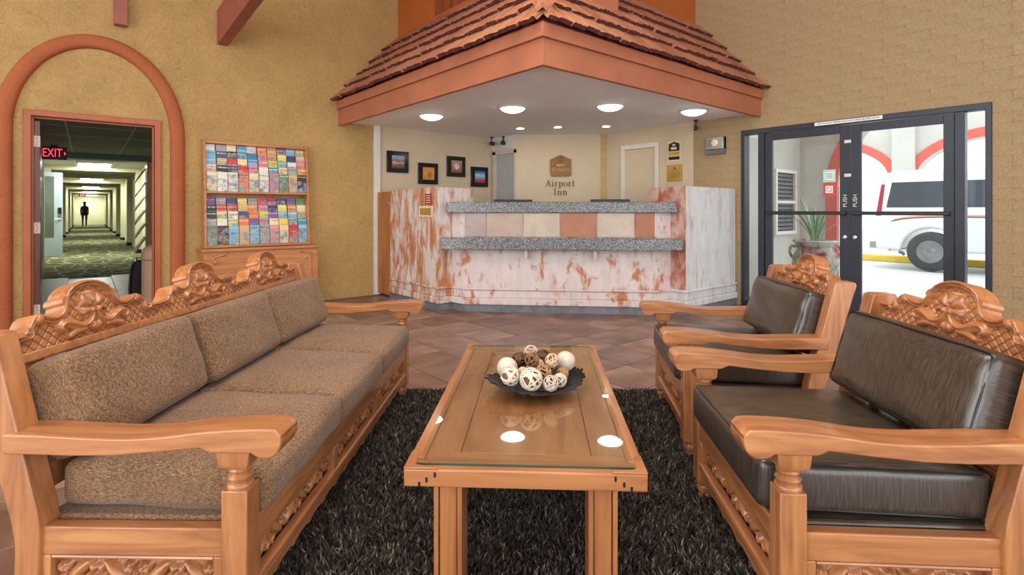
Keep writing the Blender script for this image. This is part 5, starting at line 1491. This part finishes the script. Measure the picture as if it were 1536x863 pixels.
# cameras hanging from the soffit
def cctv(p, aim, label):
    t_ = thing('security_camera', label, 'security camera', p, aim, 'security cameras')
    MB().lathe([(0.028, 0), (0.028, -0.012), (0.012, -0.02), (0.010, -0.075), (0.016, -0.08), (0.016, -0.10)], seg=14).build('mount', M['black'], t_, smooth=50)
    b = MB().lathe([(0.026, -0.075), (0.028, -0.06), (0.028, 0.055), (0.022, 0.06)], seg=16).build('body', M['black'], t_, smooth=50, mtx=T(0, -0.03, -0.115) @ Matrix.Rotation(math.radians(100), 4, 'X'))
    MB().prism([(-0.032, -0.10), (0.032, -0.10), (0.032, 0.06), (-0.032, 0.06)], 'z', 0.028, 0.033).build('hood', M['black'], b, mtx=T(0, -0.03, -0.115) @ Matrix.Rotation(math.radians(10), 4, 'X'))
cctv((6.50, 3.90, 2.398), math.radians(-60), 'black bullet camera under the canopy beside the emergency light')
cctv((5.46, 6.98, 2.398), math.radians(-20), 'black camera under the canopy above the rocks picture')
cctv((5.56, 6.80, 2.398), math.radians(60), 'grey camera under the canopy above the grey door')

# notices on the worn wing of the desk
nt_ = thing('red_notice', 'small dark red notice on the worn desk wing', 'notice', (0, 0, 0))
nm = lambda y, z, out=0.0: frame_mtx((3.469 - out, y, z), (0, -1, 0))
sheet('card', nm(5.69, 1.333), 0.15, 0.13, plain('maroon_card', srgb(150, 44, 58), 0.5), nt_)
for k in range(4): sheet('text_line', nm(5.69, 1.375 - 0.028 * k, 0.0022), 0.10, 0.010, M['cream_ink'], nt_, 0.0006)
nt_ = thing('card_frame', 'small cream frame with a gold card on the worn desk wing', 'card frame', (0, 0, 0))
MB().prism([(-0.165, -0.068), (0.165, -0.068), (0.165, 0.068), (-0.165, 0.068)], 'z', 0, 0.014).build('frame', M['cream_ink'], nt_, bevel=0.004, mtx=nm(5.735, 1.18))
sheet('card', nm(5.735, 1.18, 0.0142), 0.25, 0.085, M['gold'], nt_)
# ------------------------------------------------------------------ outside the entrance
M['drive'] = plain('pale_concrete_drive', srgb(206, 204, 202), 0.8, vary=0.04, scale=1.2)
M['ext_stucco'] = stucco('pale_exterior_stucco', srgb(196, 192, 186), 0.05, 30, 0.4, 0.01)
M['red_trim'] = plain('red_arch_paint', srgb(206, 84, 66), 0.6, vary=0.04)
M['yellow'] = plain('yellow_kerb_paint', srgb(224, 190, 70), 0.6)
M['van_white'] = plain('white_van_paint', srgb(228, 230, 232), 0.2, vary=0.01, coat=0.5)
M['van_glass'] = plain('tinted_van_glass', srgb(58, 66, 76), 0.06, vary=0.05)
M['rubber'] = plain('tyre_rubber', srgb(66, 66, 70), 0.7)
M['tail_red'] = plain('red_lens', srgb(170, 40, 60), 0.2)
struct('ground_drive', B(XR + 0.2, 40, -25, 30, -0.15, -0.02), M['drive'], 'bright concrete drive outside the entrance', 'drive')
struct('threshold', B(XR - 0.03, XR + 0.2, EY0, EY1, -0.1, 0.008), M['bronze_frame'], 'metal threshold of the glass entrance', 'threshold')
struct('kerb', B(14.9, 15.2, -20, 20, -0.02, 0.13), M['yellow'], 'yellow painted kerb behind the van', 'kerb', bevel=0.02)
struct('path_far', B(15.2, 22, -20, 20, -0.02, 0.12), M['drive'], 'raised walk under the far arcade', 'path')
struct('wall_porch', B(XR + 0.2, 9.06, 3.60, 3.80, -0.02, 4.0), M['ext_stucco'], 'pale stucco porch wall with a window', 'wall')
wn = tag(thing('window_3', 'white framed window with a blind in the porch wall', 'window', (8.46, 3.60, 1.32)), kind='structure')
for a, b, c, d in ((-0.36, 0.36, 0.44, 0.49), (-0.36, 0.36, -0.49, -0.44), (-0.36, -0.31, -0.44, 0.44), (0.31, 0.36, -0.44, 0.44), (-0.31, 0.31, -0.02, 0.02)):
    B(a, b, -0.05, 0, c, d).build('window_frame', M['white_paint'], wn)
B(-0.31, 0.31, -0.012, -0.002, -0.44, 0.44).build('pane', M['van_glass'], wn)
for k in range(14): B(-0.30, 0.30, -0.02, -0.013, -0.42 + 0.062 * k, -0.385 + 0.062 * k).build('blind_slat', M['kick'], wn)

def arch_wall(name, x0, x1, cy, hw, spring, rise, y0, y1, top, label, trim_w=0.16, ends=None):
    """a wall pierced by one arch, with a red trim round the opening"""
    pts = [(y0, -0.02), (cy - hw, -0.02)] + [(cy - hw * math.cos(a), spring + rise * math.sin(a)) for a in np.linspace(0, math.pi, 25)] + [(cy + hw, -0.02), (y1, -0.02), (y1, top), (y0, top)]
    w_ = struct(name, yz(pts, x0, x1), M['ext_stucco'], label, 'wall')
    inn = [(cy - hw, -0.02)] + [(cy - hw * math.cos(a), spring + rise * math.sin(a)) for a in np.linspace(0, math.pi, 33)] + [(cy + hw, -0.02)]
    ho, ro = hw + trim_w, rise + trim_w
    out = [(cy - ho, -0.02)] + [(cy - ho * math.cos(a), spring + ro * math.sin(a)) for a in np.linspace(0, math.pi, 33)] + [(cy + ho, -0.02)]
    yz(inn + out[::-1], x0 - 0.05, x0 + 0.02).build('arch_trim', M['red_trim'], w_)
arch_wall('wall_arcade_near', 9.06, 9.36, 1.0, 2.05, 1.55, 1.55, -2.2, 3.60, 4.2, 'stucco porch arch with red trim just outside the entrance')
arch_wall('wall_arcade_far', 17.0, 17.5, 2.15, 1.75, 2.05, 0.95, -0.2, 4.15, 4.2, 'far stucco arch with red trim above the van', 0.22)
arch_wall('wall_arcade_far_side', 17.0, 17.5, 6.25, 1.75, 2.05, 0.95, 4.15, 8.6, 4.2, 'far stucco arch with red trim beyond the van rear', 0.22)
struct('pillar_far', B(16.85, 17.0, 3.90, 4.40, -0.02, 4.2), M['ext_stucco'], 'stucco pillar between the far arches', 'pillar')

# van parked outside, its tail towards the porch
vn = thing('passenger_van', 'white passenger van parked outside the glass entrance', 'van', (13.05, 3.72, -0.02))
# profile along the van: (distance forward from the tail, height)
def vprism(pts, x0, x1): return MB().prism([(-d, z) for d, z in pts], 'x', x0, x1)
wheel_y = 0.95
arch_ = [(wheel_y + 0.48 * math.cos(a), 0.40 + 0.46 * math.sin(a)) for a in np.linspace(math.pi, 0, 13)]
arch2 = [(wheel_y + 3.5 + 0.48 * math.cos(a), 0.40 + 0.46 * math.sin(a)) for a in np.linspace(math.pi, 0, 13)]
body = [(0.03, 0.42)] + arch_ + arch2 + [(5.5, 0.40), (5.6, 0.55), (5.55, 1.0), (4.7, 1.18), (4.15, 1.88), (3.95, 2.0), (0.35, 2.02), (0.16, 1.95), (0.05, 1.2), (0.0, 1.0)]
vprism(body, 0.0, 1.95).build('body', M['van_white'], vn, bevel=0.05, seg=3)
for a, b in ((0.22, 1.85), (1.93, 3.05), (3.12, 4.05)):
    vprism([(a, 1.27), (b, 1.27), (b - 0.02 - (0.25 if b > 4 else 0), 1.78), (a + 0.10, 1.78)], -0.006, 0.01).build('side_window', M['van_glass'], vn, bevel=0.004)
M['hub'] = plain('wheel_alloy', srgb(150, 152, 156), 0.3, 0.9)
def wheel(d, label=None):
    wm = T(0.10, -d, 0.40) @ Matrix.Rotation(math.pi / 2, 4, 'Y')
    wh = MB().lathe([(0.22, -0.12), (0.34, -0.13), (0.385, -0.10), (0.39, 0.0), (0.385, 0.10), (0.34, 0.13), (0.22, 0.12)], seg=36).build('wheel', M['rubber'], vn, smooth=40, mtx=wm)
    MB().lathe([(0.22, -0.125), (0.20, -0.10), (0.12, -0.09), (0.10, -0.13), (0.06, -0.14), (0.001, -0.14)], seg=28).build('hub', M['hub'], wh, smooth=40, mtx=wm)
    for k in range(8):
        a = math.pi / 4 * k
        MB().lathe([(0.032, 0), (0.032, 0.006)], seg=10).build('hub_hole', M['black'], wh, mtx=wm @ T(0.155 * math.cos(a), 0.155 * math.sin(a), -0.102))
wheel(wheel_y); wheel(wheel_y + 3.5)
vprism([(-0.10, 0.42), (0.20, 0.42), (0.20, 0.58), (-0.10, 0.58)], 0.03, 1.9).build('rear_bumper', M['chrome'], vn, bevel=0.02)
vprism([(0.03, 1.10), (0.13, 1.10), (0.20, 1.75), (0.13, 1.75)], -0.008, 0.05).build('tail_lamp', M['tail_red'], vn, bevel=0.01)
stripe = catmull([(0.35, 1.03), (0.7, 1.10), (1.6, 1.12), (3.0, 1.11), (4.5, 1.09)], 5)
vprism(stripe + [(d, z - 0.035) for d, z in stripe[::-1]], -0.004, 0.006).build('stripe', plain('orange_stripe', srgb(222, 150, 110), 0.3), vn)
stripe = catmull([(0.30, 1.00), (0.6, 1.06), (1.2, 1.09), (2.4, 1.085)], 5)
vprism(stripe + [(d, z - 0.02) for d, z in stripe[::-1]], -0.004, 0.006).build('stripe', plain('violet_stripe', srgb(120, 90, 150), 0.3), vn)
MB().tube([(0.12, -0.42, 0.36), (0.06, -0.50, 0.34), (-0.02, -0.52, 0.33)], 0.03, 10).build('exhaust_pipe', M['kick'], vn)

# glazed urn with a spiky plant
M['glaze'] = None
def glaze():
    t = NT('painted_urn_glaze')
    f = t.noise(t.coord(), 6, 4, 0.6, 1.0); g = t.noise(t.coord((1, 1, 2)), 3, 2)
    c = t.ramp(f, [(0.32, srgb(96, 112, 90)), (0.45, srgb(160, 158, 140)), (0.55, srgb(140, 86, 84)), (0.66, srgb(96, 44, 60))])
    t.col(t.mix(t.ramp(g, [(0.52, (0, 0, 0, 1)), (0.66, (1, 1, 1, 1))]), c, srgb(166, 164, 156)))
    return t.set(rough=0.25)
M['glaze'] = glaze()
ur = thing('planter_urn', 'large painted ceramic urn outside the entrance door', 'urn', (7.62, 2.84, -0.02))
MB().lathe([(0.15, 0), (0.17, 0.03), (0.16, 0.08), (0.22, 0.30), (0.275, 0.50), (0.265, 0.60), (0.215, 0.70), (0.205, 0.73), (0.25, 0.79), (0.265, 0.81), (0.25, 0.825), (0.20, 0.78), (0.001, 0.76)], seg=36).build('vessel', M['glaze'], ur, smooth=50)
for sg in (-1, 1):
    MB().tube(catmull([(sg * 0.20, 0, 0.73), (sg * 0.29, 0, 0.74), (sg * 0.31, 0, 0.66), (sg * 0.27, 0, 0.58)], 5), 0.018, 8).build('handle', M['glaze'], ur, smooth=60, mtx=Matrix.Rotation(math.radians(-50), 4, 'Z'))
pl = thing('spiky_plant', 'green spiky leaved plant growing in the painted urn', 'plant', (7.62, 2.84, 0.74))
rnd = random.Random(8)
lm1 = plain('green_leaf', srgb(84, 124, 76), 0.5, vary=0.12, scale=12); lm2 = plain('pale_green_leaf', srgb(150, 176, 134), 0.5, vary=0.1, scale=12)
for k in range(34):
    a = rnd.uniform(0, 2 * math.pi); L = rnd.uniform(0.35, 0.75); ln_ = rnd.uniform(0.15, 0.75); w = rnd.uniform(0.010, 0.020)
    vs_ = []; fs_ = []
    for i in range(7):
        u = i / 6; r = 0.03 + L * ln_ * u ** 1.5; z = L * (u - 0.42 * ln_ * u ** 2.4)
        ww = w * (1 - u ** 2.2) * (0.7 + 0.6 * u) + 0.0008
        c, s = math.cos(a), math.sin(a)
        vs_ += [(r * c - s * ww, r * s + c * ww, z), (r * c, r * s, z - ww * 0.5), (r * c + s * ww, r * s - c * ww, z), (r * c, r * s, z + 0.002)]
    for i in range(6):
        for q in range(4): fs_.append((i * 4 + q, i * 4 + (q + 1) % 4, (i + 1) * 4 + (q + 1) % 4, (i + 1) * 4 + q))
    fs_ += [(3, 2, 1, 0), (24, 25, 26, 27)]
    MB().add(vs_, fs_).build('leaf', lm1 if k % 3 else lm2, pl)
